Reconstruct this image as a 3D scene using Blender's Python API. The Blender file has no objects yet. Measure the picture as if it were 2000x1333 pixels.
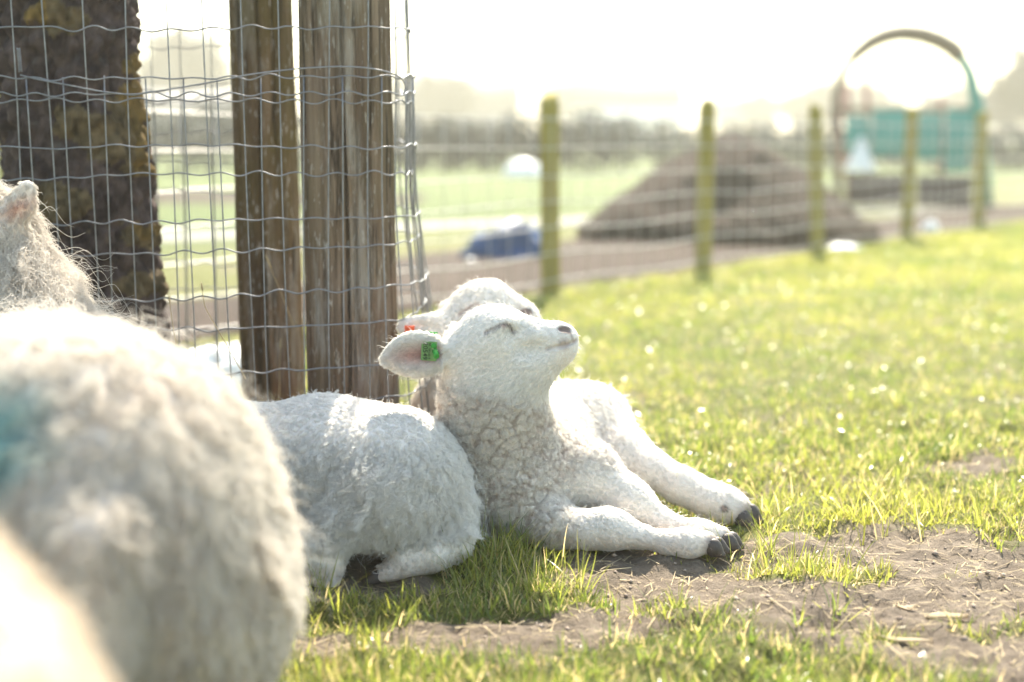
import bpy, math, random
import numpy as np
from mathutils import Vector, kdtree

# ------------------------------------------------------------------ camera, sky, sun, exposure
sc = bpy.context.scene
FPX, HC, HOR = 2777.8, 0.72, 265.0          # focal length in photo pixels, camera height, horizon row
TH = math.atan((666.5 - HOR) / FPX)
CT, ST = math.cos(TH), math.sin(TH)
cam_d = bpy.data.cameras.new('camera'); cam = bpy.data.objects.new('camera', cam_d)
sc.collection.objects.link(cam); sc.camera = cam
cam.location = (0, 0, HC); cam.rotation_euler = (math.pi / 2 - TH, 0, 0)
cam_d.sensor_width = 36; cam_d.lens = 50; cam_d.clip_start = 0.02; cam_d.clip_end = 2000
cam_d.dof.use_dof = True; cam_d.dof.focus_distance = 2.465; cam_d.dof.aperture_fstop = 1.65

SUN_AZ, SUN_EL = math.radians(8), math.radians(48)     # azimuth from +Y (view direction) towards +X
world = bpy.data.worlds.new('World'); sc.world = world; world.use_nodes = True
wn = world.node_tree.nodes; wn.clear()
sky = wn.new('ShaderNodeTexSky'); sky.sky_type = 'NISHITA'; sky.sun_disc = False
sky.sun_elevation = SUN_EL; sky.sun_rotation = SUN_AZ
sky.air_density = 1.0; sky.dust_density = 1.2; sky.ozone_density = 1.0
bg = wn.new('ShaderNodeBackground'); bg.inputs['Strength'].default_value = 0.15
wo = wn.new('ShaderNodeOutputWorld')
wm = wn.new('ShaderNodeMix'); wm.data_type = 'RGBA'; wm.blend_type = 'MULTIPLY'; wm.inputs[0].default_value = 1; wm.inputs[7].default_value = (1.0, .965, .80, 1)   # warm white balance
world.node_tree.links.new(sky.outputs[0], wm.inputs[6]); world.node_tree.links.new(wm.outputs[2], bg.inputs['Color'])
world.node_tree.links.new(bg.outputs[0], wo.inputs['Surface'])

sun_d = bpy.data.lights.new('sun', 'SUN'); sun_d.energy = 4.5; sun_d.angle = math.radians(0.55)
sun_d.color = (1.0, 0.92, 0.76)
sun = bpy.data.objects.new('sun', sun_d); sc.collection.objects.link(sun)
sdir = Vector((math.sin(SUN_AZ) * math.cos(SUN_EL), math.cos(SUN_AZ) * math.cos(SUN_EL), math.sin(SUN_EL)))
sun.rotation_euler = (-sdir).to_track_quat('-Z', 'Y').to_euler(); sun.location = (2, 8, 8)

vs = sc.view_settings
vs.view_transform = 'Standard'; vs.look = 'None'; vs.gamma = 1; vs.use_curve_mapping = False
vs.exposure = 1.95
sc.render.engine = 'CYCLES'
cy = sc.cycles
cy.use_denoising = True
try: cy.denoiser = 'OPENIMAGEDENOISE'
except Exception: pass
cy.max_bounces = 7; cy.diffuse_bounces = 4; cy.glossy_bounces = 2; cy.transmission_bounces = 4
cy.transparent_max_bounces = 8; cy.volume_bounces = 0; cy.caustics_reflective = False; cy.caustics_refractive = False
sc.cycles_curves.shape = 'RIBBONS'; sc.cycles_curves.subdivisions = 2

rng = np.random.default_rng(7)
random.seed(7)

# ------------------------------------------------------------------ pixel helpers (2000 x 1333 photo)
def W(px, py, Y):
    u = (px - 1000) / FPX; v = (666.5 - py) / FPX
    t = Y / (CT + v * ST)
    return np.array([u * t, Y, HC + t * (v * CT - ST)])
def S(Y): return Y / CT / FPX                            # metres for one photo pixel at distance Y
def G(px, py, z=0.0):
    u = (px - 1000) / FPX; v = (666.5 - py) / FPX
    t = (z - HC) / (v * CT - ST)
    return np.array([u * t, t * (CT + v * ST), z])

# ------------------------------------------------------------------ numpy noise
def _hash(i, j, k, s):
    with np.errstate(over='ignore'):
        h = (i.astype(np.uint32) * np.uint32(374761393) + j.astype(np.uint32) * np.uint32(668265263)
             + k.astype(np.uint32) * np.uint32(2246822519) + np.uint32((s * 3266489917) & 0xffffffff))
        h = (h ^ (h >> np.uint32(13))) * np.uint32(1274126177)
        h = h ^ (h >> np.uint32(16))
    return h.astype(np.float64) / 4294967295.0
def vnoise(P, s=0):
    P = np.asarray(P, float); I = np.floor(P).astype(np.int64); f = P - I; f = f * f * (3 - 2 * f)
    r = 0
    for a in (0, 1):
        for b in (0, 1):
            for c in (0, 1):
                w = (f[:, 0] if a else 1 - f[:, 0]) * (f[:, 1] if b else 1 - f[:, 1]) * (f[:, 2] if c else 1 - f[:, 2])
                r = r + w * _hash(I[:, 0] + a, I[:, 1] + b, I[:, 2] + c, s)
    return r * 2 - 1
def fbm(P, s=0, o=4):
    r = 0; a = 1.0; P = np.asarray(P, float)
    for q in range(o):
        r = r + a * vnoise(P * 2 ** q + 17.3 * q, s + q); a *= 0.5
    return r / 2
def worley(P, s=0):
    P = np.asarray(P, float); I = np.floor(P).astype(np.int64); f1 = np.full(len(P), 9.0); f2 = f1.copy()
    for a in (-1, 0, 1):
        for b in (-1, 0, 1):
            for c in (-1, 0, 1):
                i, j, k = I[:, 0] + a, I[:, 1] + b, I[:, 2] + c
                q = np.stack([i + _hash(i, j, k, s), j + _hash(i, j, k, s + 1), k + _hash(i, j, k, s + 2)], 1)
                d = np.sqrt(((q - P) ** 2).sum(1))
                f2 = np.where(d < f1, f1, np.minimum(f2, d)); f1 = np.minimum(f1, d)
    return f1, f2
def sstep(a, b, x):
    t = np.clip((x - a) / (b - a), 0, 1); return t * t * (3 - 2 * t)
def nrm(v): return v / np.maximum(np.linalg.norm(v, axis=-1, keepdims=True), 1e-9)

# ------------------------------------------------------------------ mesh helpers
def tag(o, label=None, cat=None, group=None, kind=None):
    if label: o['label'] = label
    if cat: o['category'] = cat
    if group: o['group'] = group
    if kind: o['kind'] = kind
    return o
def empty(name, loc=(0, 0, 0), label=None, cat=None, group=None):
    o = bpy.data.objects.new(name, None); sc.collection.objects.link(o); o.location = loc
    o.empty_display_size = 0.05
    return tag(o, label, cat, group)
def make_mesh(name, V, F, smooth=True):
    V = np.asarray(V, np.float32); F = np.asarray(F, np.int32)
    me = bpy.data.meshes.new(name); n = len(F); k = F.shape[1]
    me.vertices.add(len(V)); me.vertices.foreach_set('co', V.ravel())
    me.loops.add(n * k); me.loops.foreach_set('vertex_index', F.ravel())
    me.polygons.add(n); me.polygons.foreach_set('loop_start', np.arange(0, n * k, k, dtype=np.int32))
    if smooth: me.polygons.foreach_set('use_smooth', np.ones(n, bool))
    me.update(calc_edges=True); me.validate()
    return me
def add_obj(name, me, mat, parent=None, loc=None):
    o = bpy.data.objects.new(name, me); sc.collection.objects.link(o)
    if mat is not None and not me.materials: me.materials.append(mat)
    if parent is not None:
        o.parent = parent
        o.matrix_parent_inverse.identity()
        o.location = -Vector(parent.location) if loc is None else Vector(loc)   # geometry is in world coordinates
    elif loc is not None: o.location = loc
    return o
def obj(name, V, F, mat, parent=None, smooth=True, loc=None):
    return add_obj(name, make_mesh(name, V, F, smooth), mat, parent, loc)
def col_attr(me, C, name='col'):
    a = me.attributes.new(name, 'FLOAT_COLOR', 'POINT')
    C = np.asarray(C, np.float32)
    if C.shape[1] == 3: C = np.concatenate([C, np.ones((len(C), 1), np.float32)], 1)
    a.data.foreach_set('color', C.ravel())
class MB:
    """collects quads"""
    def __init__(s): s.V = []; s.F = []; s.n = 0
    def add(s, V, F):
        s.V.append(np.asarray(V, float)); s.F.append(np.asarray(F, int) + s.n); s.n += len(V)
    def build(s, name, mat, parent=None, smooth=True):
        return obj(name, np.concatenate(s.V), np.concatenate(s.F), mat, parent, smooth)
def tube_geo(P, R, sides=6, caps=True):
    P = np.asarray(P, float); n = len(P); R = np.broadcast_to(np.asarray(R, float), (n,))
    T = nrm(np.gradient(P, axis=0))
    up = np.array([0, 0, 1.0]) if abs(T[:, 2]).mean() < 0.8 else np.array([0.3, 1.0, 0])
    U = nrm(np.cross(T, up)); Vv = np.cross(T, U)
    a = np.linspace(0, 2 * np.pi, sides, endpoint=False)
    ring = P[:, None] + R[:, None, None] * (np.cos(a)[None, :, None] * U[:, None] + np.sin(a)[None, :, None] * Vv[:, None])
    V = ring.reshape(-1, 3); i = np.arange(n - 1)[:, None] * sides; j = np.arange(sides)[None]; jn = (j + 1) % sides
    F = np.stack([i + j, i + jn, i + sides + jn, i + sides + j], -1).reshape(-1, 4)
    if caps:
        V = np.concatenate([V, P[:1], P[-1:]]); m = n * sides
        f = []
        for q in range(0, sides - 1, 2):
            f.append([m, (q + 2) % sides, q + 1, q]); f.append([m + 1, (n - 1) * sides + q, (n - 1) * sides + q + 1, (n - 1) * sides + (q + 2) % sides])
        F = np.concatenate([F, np.array(f)])
    return V, F
def box_geo(x0, x1, y0, y1, z0, z1):
    V = [(x, y, z) for z in (z0, z1) for y in (y0, y1) for x in (x0, x1)]
    F = [(0, 2, 3, 1), (4, 5, 7, 6), (0, 1, 5, 4), (2, 6, 7, 3), (0, 4, 6, 2), (1, 3, 7, 5)]
    return np.array(V), np.array(F)
def box_obj(name, size, mat, parent, bev, M):
    """bevelled box of the given size, placed by matrix M (world)"""
    import bmesh
    bm = bmesh.new(); bmesh.ops.create_cube(bm, size=1)
    for v in bm.verts: v.co = Vector((v.co.x * size[0], v.co.y * size[1], v.co.z * size[2]))
    bmesh.ops.bevel(bm, geom=list(bm.edges), offset=bev, segments=2, affect='EDGES', profile=0.5)
    bm.transform(M); me = bpy.data.meshes.new(name); bm.to_mesh(me); bm.free()
    return add_obj(name, me, mat, parent)

# ------------------------------------------------------------------ materials
class N:
    def __init__(s, name):
        s.m = bpy.data.materials.new(name); s.m.use_nodes = True; s.t = s.m.node_tree; s.t.nodes.clear()
        s.out = s.t.nodes.new('ShaderNodeOutputMaterial')
    def n(s, ty, **kw):
        o = s.t.nodes.new(ty)
        for k, v in kw.items():
            if k in o.inputs: o.inputs[k].default_value = v
            else: setattr(o, k, v)
        return o
    def l(s, a, b): s.t.links.new(a, b)
    def noise(s, scale, stretch=(1, 1, 1), detail=5, rough=0.6, dist=0.0):
        tc = s.n('ShaderNodeTexCoord'); mp = s.n('ShaderNodeMapping'); mp.inputs['Scale'].default_value = stretch
        nz = s.n('ShaderNodeTexNoise', Scale=scale, Detail=detail, Roughness=rough, Distortion=dist)
        s.l(tc.outputs['Object'], mp.inputs['Vector']); s.l(mp.outputs[0], nz.inputs['Vector'])
        return nz.outputs['Fac']
    def ramp(s, fac, stops):
        r = s.n('ShaderNodeValToRGB'); e = r.color_ramp.elements
        while len(e) < len(stops): e.new(0.5)
        for q, (p, c) in enumerate(stops):
            e[q].position = p; e[q].color = (*c, 1) if len(c) == 3 else c
        s.l(fac, r.inputs['Fac']); return r.outputs['Color']
    def attr(s, name='col'):
        a = s.n('ShaderNodeAttribute'); a.attribute_name = name; return a
    def mix(s, fac, a, b, mode='MIX'):
        m = s.n('ShaderNodeMix', data_type='RGBA', blend_type=mode)
        for sock, v in ((m.inputs['Factor'], fac), (m.inputs['A'], a), (m.inputs['B'], b)): pass
        ins = [i for i in m.inputs if i.enabled or True]
        f = m.inputs[0]; A = m.inputs[6]; B = m.inputs[7]
        for sock, v in ((f, fac), (A, a), (B, b)):
            if hasattr(v, 'is_linked') or isinstance(v, bpy.types.NodeSocket): s.l(v, sock)
            elif isinstance(v, (int, float)): sock.default_value = v
            else: sock.default_value = (*v, 1)
        return m.outputs[2]
    def bsdf(s, color, rough=0.7, spec=0.4, metal=0.0, bump=None, bdist=0.01, bstr=1.0, trans=None, tcol=None, sheen=0.0):
        p = s.n('ShaderNodeBsdfPrincipled')
        if isinstance(color, bpy.types.NodeSocket): s.l(color, p.inputs['Base Color'])
        else: p.inputs['Base Color'].default_value = (*color, 1)
        if isinstance(rough, bpy.types.NodeSocket): s.l(rough, p.inputs['Roughness'])
        else: p.inputs['Roughness'].default_value = rough
        p.inputs['Specular IOR Level'].default_value = spec; p.inputs['Metallic'].default_value = metal
        if bump is not None:
            b = s.n('ShaderNodeBump', Strength=bstr, Distance=bdist); s.l(bump, b.inputs['Height']); s.l(b.outputs[0], p.inputs['Normal'])
        o = p.outputs[0]
        if trans:
            t = s.n('ShaderNodeBsdfTranslucent')
            c = tcol if tcol is not None else color
            if isinstance(c, bpy.types.NodeSocket): s.l(c, t.inputs['Color'])
            else: t.inputs['Color'].default_value = (*c, 1)
            mx = s.n('ShaderNodeMixShader'); mx.inputs[0].default_value = trans
            s.l(o, mx.inputs[1]); s.l(t.outputs[0], mx.inputs[2]); o = mx.outputs[0]
        s.l(o, s.out.inputs['Surface']); return s.m
def plain(name, c, rough=0.6, spec=0.4, metal=0.0, var=0.25, scale=12, bump=0.002, trans=None):
    k = N(name); f = k.noise(scale)
    colr = k.ramp(f, [(0.25, tuple(x * (1 - var) for x in c)), (0.75, tuple(min(1, x * (1 + var)) for x in c))])
    return k.bsdf(colr, rough, spec, metal, bump=k.noise(scale * 4), bdist=bump, trans=trans)

def fur_mat(name, trans=0.4):
    k = N(name); a = k.attr('col')
    d = k.n('ShaderNodeBsdfDiffuse'); t = k.n('ShaderNodeBsdfTranslucent')
    k.l(a.outputs['Color'], d.inputs['Color']); k.l(a.outputs['Color'], t.inputs['Color'])
    m = k.n('ShaderNodeMixShader'); m.inputs[0].default_value = trans
    k.l(d.outputs[0], m.inputs[1]); k.l(t.outputs[0], m.inputs[2])
    g = k.n('ShaderNodeBsdfGlossy', Roughness=0.45); m2 = k.n('ShaderNodeMixShader'); m2.inputs[0].default_value = 0.05
    k.l(m.outputs[0], m2.inputs[1]); k.l(g.outputs[0], m2.inputs[2]); k.l(m2.outputs[0], k.out.inputs['Surface'])
    return k.m
MAT = {}
MAT['fur'] = fur_mat('fur')
k = N('skin'); MAT['skin'] = k.bsdf(k.attr('col').outputs['Color'], 0.75, 0.2, bump=k.noise(260, detail=3), bdist=0.002)
MAT['hoof'] = plain('hoof_horn', (0.060, 0.045, 0.040), 0.5, 0.5, var=0.4, scale=60, bump=0.001)
MAT['lash'] = plain('lash', (0.20, 0.155, 0.15), 0.6)
MAT['nose'] = plain('nose_skin', (0.05, 0.04, 0.045), 0.45, 0.5, scale=200, bump=0.001)
MAT['tag'] = plain('green_plastic', (0.06, 0.36, 0.06), 0.65, 0.25, var=0.08, bump=0.0002, trans=0.25)
MAT['tag_plate'] = plain('pale_green_plastic', (.19, .36, .12), .65, .25, var=.06, bump=.0002, trans=.2)
MAT['tag_ink'] = plain('tag_ink', (0.01, 0.03, 0.01), 0.5, var=0.1, bump=0.0001)
MAT['tag_orange'] = plain('orange_plastic', (0.75, 0.12, 0.04), 0.4, 0.5, var=0.08, bump=0.0002, trans=0.2)
MAT['wire'] = plain('galvanised_wire', (0.21, 0.21, 0.225), 0.42, 0.5, metal=0.6, var=0.3, scale=60, bump=0.0002)
MAT['fence_wire'] = plain('fence_wire', (0.48, 0.46, 0.44), 0.40, 0.5, metal=0.55, var=0.2, scale=30, bump=0.0002)

# ------------------------------------------------------------------ signed-distance modelling
def rc(a, b, ra, rb, fy=1.0):
    a = np.asarray(a, float); b = np.asarray(b, float); s = np.array([1, 1 / fy, 1])
    A = a * s; BA = b * s - A; L = max(BA @ BA, 1e-12)
    def f(P):
        q = P * s - A; t = np.clip(q @ BA / L, 0, 1)
        d = np.sqrt(((q - t[:, None] * BA) ** 2).sum(1)) - (ra + (rb - ra) * t)
        return d * min(1, fy) if fy < 1 else d
    f.c = (a + b) / 2; f.r = np.linalg.norm(a - b) / 2 + max(ra, rb) * max(1, fy); return f
def ell(c, r, R=None):
    c = np.asarray(c, float); r = np.asarray(r, float)
    def f(P):
        q = P - c
        if R is not None: q = q @ R
        k0 = np.sqrt(((q / r) ** 2).sum(1)); k1 = np.sqrt(((q / r ** 2) ** 2).sum(1)) + 1e-9
        return k0 * (k0 - 1) / k1
    f.c = c; f.r = r.max(); return f
def pc(p0, p1, r0, r1, fy=1.0):      # round cone given in photo pixels (px, py, Y), radii in pixels
    return rc(W(*p0), W(*p1), r0 * S(p0[2]), r1 * S(p1[2]), fy)
def pe(p, r, depth, R=None):         # ellipsoid: centre in pixels, in-plane radii in pixels, depth radius in metres
    s = S(p[2]); return ell(W(*p), (r[0] * s, depth, r[1] * s), R)
def chain(pts, k, fy=1.0):
    """pts: (px,py,Y,r) list -> ops"""
    return [('u', pc(a[:3], b[:3], a[3], b[3], fy), k) for a, b in zip(pts[:-1], pts[1:])]
def compose(ops):
    def f(P):
        P = np.asarray(P, float); d = None
        for op, g, kk in ops:
            if d is None: d = g(P); continue
            q = P - g.c; bs = np.sqrt((q * q).sum(1)) - g.r              # skip points the primitive cannot touch
            m = np.nonzero(bs < (d + kk if op == 'u' else kk - d))[0]
            if not len(m): continue
            e = g(P[m]); dm = d[m]
            if op == 'u':
                h = np.maximum(kk - np.abs(dm - e), 0) / kk; d[m] = np.minimum(dm, e) - h * h * kk * 0.25
            else:
                e = -e; h = np.maximum(kk - np.abs(dm - e), 0) / kk; d[m] = np.maximum(dm, e) + h * h * kk * 0.25
        return d
    return f
def ray_hit(f, px, py, Y0=1.2, Y1=3.6, n=500):
    Ys = np.linspace(Y0, Y1, n); P = np.array([W(px, py, y) for y in Ys]); d = f(P)
    i = np.argmax(d < 0)
    if d[i] >= 0: return None
    a, b = Ys[i - 1], Ys[i]
    for _ in range(18):
        m = (a + b) / 2
        if f(W(px, py, m)[None])[0] < 0: b = m
        else: a = m
    return W(px, py, a)
def grad(f, P, e=0.0015):
    g = np.stack([f(P + np.eye(3)[q] * e) - f(P - np.eye(3)[q] * e) for q in range(3)], 1)
    return g / (2 * e)
def polygonise(f, lo, hi, h):
    lo = np.asarray(lo, float); hi = np.asarray(hi, float); K = 4
    nc = np.ceil((hi - lo) / (h * K)).astype(int) + 1
    ax = [lo[q] + np.arange(nc[q]) * h * K for q in range(3)]
    Cg = np.stack(np.meshgrid(*ax, indexing='ij'), -1).reshape(-1, 3)
    Dc = f(Cg).reshape(nc)
    nf = (nc - 1) * K + 1
    ii = [np.minimum((np.arange(nf[q]) + K // 2) // K, nc[q] - 1) for q in range(3)]
    D = Dc[np.ix_(*ii)].copy()
    near = np.abs(D) < 7.5 * h
    idx = np.argwhere(near)
    D[near] = f(lo + idx * h)
    ins = D < 0
    c = sum(ins[a:nf[0] - 1 + a, b:nf[1] - 1 + b, g:nf[2] - 1 + g].astype(np.int8) for a in (0, 1) for b in (0, 1) for g in (0, 1))
    cells = np.argwhere((c > 0) & (c < 8))
    ids = np.full(nf, -1, np.int64); ids[cells[:, 0], cells[:, 1], cells[:, 2]] = np.arange(len(cells))
    acc = np.zeros((len(cells), 3)); cnt = np.zeros(len(cells))
    corner = [(a, b, g) for a in (0, 1) for b in (0, 1) for g in (0, 1)]
    for p in corner:
        for q in range(3):
            if p[q]: continue
            r = list(p); r[q] = 1
            v0 = D[cells[:, 0] + p[0], cells[:, 1] + p[1], cells[:, 2] + p[2]]
            v1 = D[cells[:, 0] + r[0], cells[:, 1] + r[1], cells[:, 2] + r[2]]
            m = (v0 < 0) != (v1 < 0)
            t = v0 / np.where(m, v0 - v1, 1)
            pt = np.tile(np.array(p, float), (len(cells), 1)); pt[:, q] = t
            acc += pt * m[:, None]; cnt += m
    V = lo + (cells + acc / cnt[:, None]) * h
    F = []
    for q in range(3):
        b, g = (q + 1) % 3, (q + 2) % 3
        A = [slice(0, n) for n in nf]; B = [slice(0, n) for n in nf]
        A[q] = slice(0, nf[q] - 1); B[q] = slice(1, nf[q])
        s0 = ins[tuple(A)]; s1 = ins[tuple(B)]
        e = np.argwhere(s0 != s1); e = e[(e[:, b] > 0) & (e[:, g] > 0)]
        eb = np.zeros(3, int); eb[b] = 1; eg = np.zeros(3, int); eg[g] = 1
        I = lambda x: ids[x[:, 0], x[:, 1], x[:, 2]]
        quad = np.stack([I(e), I(e - eb), I(e - eb - eg), I(e - eg)], 1)
        fl = ins[e[:, 0], e[:, 1], e[:, 2]]
        quad[~fl] = quad[~fl][:, ::-1]
        F.append(quad)
    F = np.concatenate(F); F = F[(F >= 0).all(1)]
    for _ in range(2):
        g = grad(f, V); d = f(V)
        st = d[:, None] * g / np.maximum((g * g).sum(1, keepdims=True), 0.1)
        V = V - np.clip(st, -h, h)
    return V, F[:, ::-1], nrm(grad(f, V))

# ------------------------------------------------------------------ hair
def mesh_normals(V, F):
    n = np.zeros_like(V); fn = np.cross(V[F[:, 2]] - V[F[:, 0]], V[F[:, 3]] - V[F[:, 1]])
    for q in range(4): np.add.at(n, F[:, q], fn)
    return nrm(n)
def grow(name, parent, V, F, Nn, n, length, comb, col, dens=None, radius=0.0002, lift=0.45, droop=0.0, curl=0.0, curl_f=2.0,
         npts=4, clump_n=0, clump=0.6, jit=0.3, seed=1, mat='fur', len_var=0.35, tip=0.25, cvar=0.0, strays=0.0, clumpw=None):
    r = np.random.default_rng(seed)
    T = np.concatenate([F[:, [0, 1, 2]], F[:, [0, 2, 3]]])
    ar = 0.5 * np.linalg.norm(np.cross(V[T[:, 1]] - V[T[:, 0]], V[T[:, 2]] - V[T[:, 0]]), axis=1)
    if dens is not None: ar = ar * dens[T].mean(1)
    cum = np.cumsum(ar); pick = np.searchsorted(cum, r.random(n) * cum[-1]); pick = np.minimum(pick, len(T) - 1)
    u, v = r.random(n), r.random(n); fl = u + v > 1; u[fl], v[fl] = 1 - u[fl], 1 - v[fl]
    w = np.stack([1 - u - v, u, v], 1)[:, :, None]; tv = T[pick]
    ip = lambda A: (A[tv] * w).sum(1) if A.ndim == 2 else (A[tv] * w[:, :, 0]).sum(1)
    P = ip(V); Nr = nrm(ip(Nn)); L = ip(length) * (1 + len_var * (r.random(n) * 2 - 1)); C = ip(col)
    cm = ip(comb) + r.normal(0, jit, (n, 3)); lf = ip(lift) if isinstance(lift, np.ndarray) else np.full(n, lift)
    cm = cm - (cm * Nr).sum(1, keepdims=True) * Nr; cm = nrm(cm)
    D = nrm(Nr * lf[:, None] + cm * np.sqrt(np.maximum(1 - lf ** 2, 0))[:, None])
    st_ = r.random(n) < strays; L = np.where(st_, L * 1.9 + .003, L); D = np.where(st_[:, None], nrm(D + Nr * .8), D)
    s = np.linspace(0, 1, npts)
    Q = P[:, None] + L[:, None, None] * (s[None, :, None] * D[:, None])
    Q[:, :, 2] -= droop * L[:, None] * s[None] ** 2
    if isinstance(curl, np.ndarray): cu = ip(curl)
    else: cu = np.full(n, float(curl))
    if clump_n:
        g = r.choice(n, clump_n, replace=False); kd = kdtree.KDTree(clump_n)
        for q, i in enumerate(g): kd.insert(P[i], q)
        kd.balance()
        near = np.array([kd.find(p)[1] for p in P]); gi = g[near]
        tgt = Q[gi]; wgt = (clump * (s ** 0.8))[None, :, None] * (1 - .9 * st_[:, None, None]) * (1 if clumpw is None else ip(clumpw)[:, None, None]); lk = (.75 + .5 * r.random(clump_n))[near]; tgt = tgt[:, :1] + (tgt - tgt[:, :1]) * lk[:, None, None]; C = C * (1 + cvar * (r.random(clump_n) * 2 - 1.15))[near][:, None]
        Q = Q * (1 - wgt) + (tgt + (Q[:, :1] - tgt[:, :1]) * 0.12) * wgt
        ph = near * 2.399 + r.normal(0, 0.5, n)
    else: ph = r.random(n) * 6.283
    if cu.max() > 0:
        a = nrm(np.cross(D, Nr + np.array([0.01, 0.02, 0.03]))); b = np.cross(D, a)
        fr = curl_f * (0.7 + 0.6 * r.random(n))
        an = ph[:, None] + 6.283 * fr[:, None] * s[None]
        o = (np.cos(an)[..., None] - np.cos(ph)[:, None, None]) * a[:, None] + (np.sin(an)[..., None] - np.sin(ph)[:, None, None]) * b[:, None]
        Q = Q + o * (cu * L)[:, None, None] * np.minimum(1, s * 2)[None, :, None]
    Q[:, :, 2] = np.maximum(Q[:, :, 2], 0.001)
    hc = bpy.data.hair_curves.new(name); hc.add_curves([npts] * n)
    hc.position_data.foreach_set('vector', Q.astype(np.float32).ravel())
    ra = hc.attributes.get('radius') or hc.attributes.new('radius', 'FLOAT', 'POINT')
    rr = (radius * (0.75 + 0.5 * r.random(n)))[:, None] * (1 - (1 - tip) * s[None])
    ra.data.foreach_set('value', rr.astype(np.float32).ravel())
    ca = hc.attributes.new('col', 'FLOAT_COLOR', 'CURVE')
    C = np.clip(C * (1 + r.normal(0, 0.05, (n, 1))), 0, 1)
    ca.data.foreach_set('color', np.concatenate([C, np.ones((n, 1))], 1).astype(np.float32).ravel())
    o = bpy.data.objects.new(name, hc); sc.collection.objects.link(o); hc.materials.append(MAT[mat])
    o.parent = parent; o.location = -Vector(parent.location)
    return o
def body_mesh(name, parent, V, F, col):
    o = obj(name, V, F, MAT['skin'], parent); col_attr(o.data, col); return o
def near(V, p, r0, r1):
    return 1 - sstep(r0, r1, np.linalg.norm(V - p, axis=1))
def seg_dist(V, a, b):
    ba = b - a; t = np.clip((V - a) @ ba / (ba @ ba), 0, 1); return np.linalg.norm(V - a - t[:, None] * ba, axis=1)
def path_dist(V, pts):
    return np.min([seg_dist(V, a, b) for a, b in zip(pts[:-1], pts[1:])], axis=0)
def mixc(C, w, c): return C * (1 - w[:, None]) + np.asarray(c)[None] * w[:, None]

# ================================================================== THE SETTING
FENCE_P = [np.array([0.18, 6.60]) + np.array([0.612, 0.79]) * 1.40 * q for q in range(-3, 8)]
fdir = np.array([0.612, 0.79]); fn_out = np.array([-0.79, 0.612])       # outwards = away from the camera side
def fence_side(x, y):                                                  # >0 beyond the fence
    return (x - 0.18) * fn_out[0] + (y - 6.60) * fn_out[1]
# bare patches / grassy patches, from places in the photo laid on the ground: (px, py, radius across m, radius deep m, weight)
BARE = [(1300, 1125, .20, .10, 1.3), (1180, 1105, .10, .06, 1.2), (1540, 1065, .13, .07, 1.1), (1720, 1070, .20, .11, 1.2), (1900, 1090, .22, .16, .85),
        (1800, 1190, .26, .16, .95), (1560, 1170, .16, .06, .75), (960, 1225, .18, .07, 1.3), (1130, 1200, .12, .05, 1.0), (1030, 1290, .10, .05, .8), (650, 1240, .05, .05, .8),
        (1950, 1280, .22, .10, .75), (760, 1125, .12, .05, 1.1), (1210, 1085, .14, .04, 1.2), (1330, 985, .06, .06, .4), (1930, 880, .08, .12, .5), (1700, 930, .10, .06, .35),
        (1880, 905, .10, .09, .5), (650, 1120, .1, .1, 1), (560, 1000, .6, .35, .7)]
LUSH = [(1640, 1190, .05, .03, .8), (1850, 1125, .05, .03, .8), (1960, 1060, .05, .04, .8), (1760, 1235, .05, .025, .7), (1300, 1165, .035, .02, .7), (1900, 1230, .04, .03, .7), (1180, 1150, .03, .02, .7), (1500, 1120, .045, .04, 1.2), (1590, 1105, .07, .04, 1.1), (1690, 1115, .05, .03, .9), (1240, 1300, .22, .055, 1.0), (720, 1290, .10, .09, 1.0), (1430, 1260, .10, .05, .6), (1560, 1290, .13, .04, .8), (690, 1190, .09, .04, 1.0),
        (900, 1165, .10, .035, 1.1), (1040, 1140, .10, .04, 1.1), (980, 1050, .10, .07, 1.3), (1480, 1025, .05, .04, 1.0), (1620, 990, .25, .06, .5),
        (1990, 1215, .05, .05, .8), (1000, 1100, .14, .05, 1.0), (860, 1110, .1, .05, .8), (1330, 1090, .03, .015, .7), (1405, 1100, .03, .012, .8)]
BARE = [(*G(a, b)[:2], c, d, e) for a, b, c, d, e in BARE]; LUSH = [(*G(a, b)[:2], c, d, e) for a, b, c, d, e in LUSH]
def lawn(x, y):
    d = np.ones_like(x)
    P = np.stack([x, y, np.zeros_like(x)], 1)
    nz = fbm(P * 9, 3, 3); big = fbm(P * 2.3, 9, 2)
    for cx, cy, a, b, w in BARE: d -= w * np.exp(-(((x - cx) / a) ** 2 + ((y - cy) / b) ** 2) ** 1.5)
    for cx, cy, a, b, w in LUSH: d += w * np.exp(-(((x - cx) / a) ** 2 + ((y - cy) / b) ** 2))
    d = np.minimum(d, 1.25)
    return np.clip(d + 0.55 * nz + 0.25 * big, 0, 1)
def ground_z(x, y):
    P = np.stack([x, y, np.zeros_like(x)], 1)
    w = sstep(11, 6, y) * sstep(-5, -3, x) * sstep(6, 4, x)
    z = 0.013 * fbm(P * 5, 21, 4) + 0.022 * fbm(P * 19, 31, 4) - 0.012 * sstep(.25, .5, fbm(P * 13, 55, 2))
    f1, f2 = worley(P * 30, 5); z += 0.008 * np.clip(0.55 - f1, 0, 1) * (vnoise(P * 11, 77) > -.1)
    z += 0.085 * np.exp(-(((x + .52) / .28) ** 2 + ((y - 3.15) / .24) ** 2) ** 2)       # litter heaped up inside the tree guard
    return z * w - 0.012 * w
xs = np.concatenate([-np.geomspace(2.1, 420, 26)[::-1], np.arange(-2.0, 2.4, .0105), np.geomspace(2.5, 420, 26)])
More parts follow.
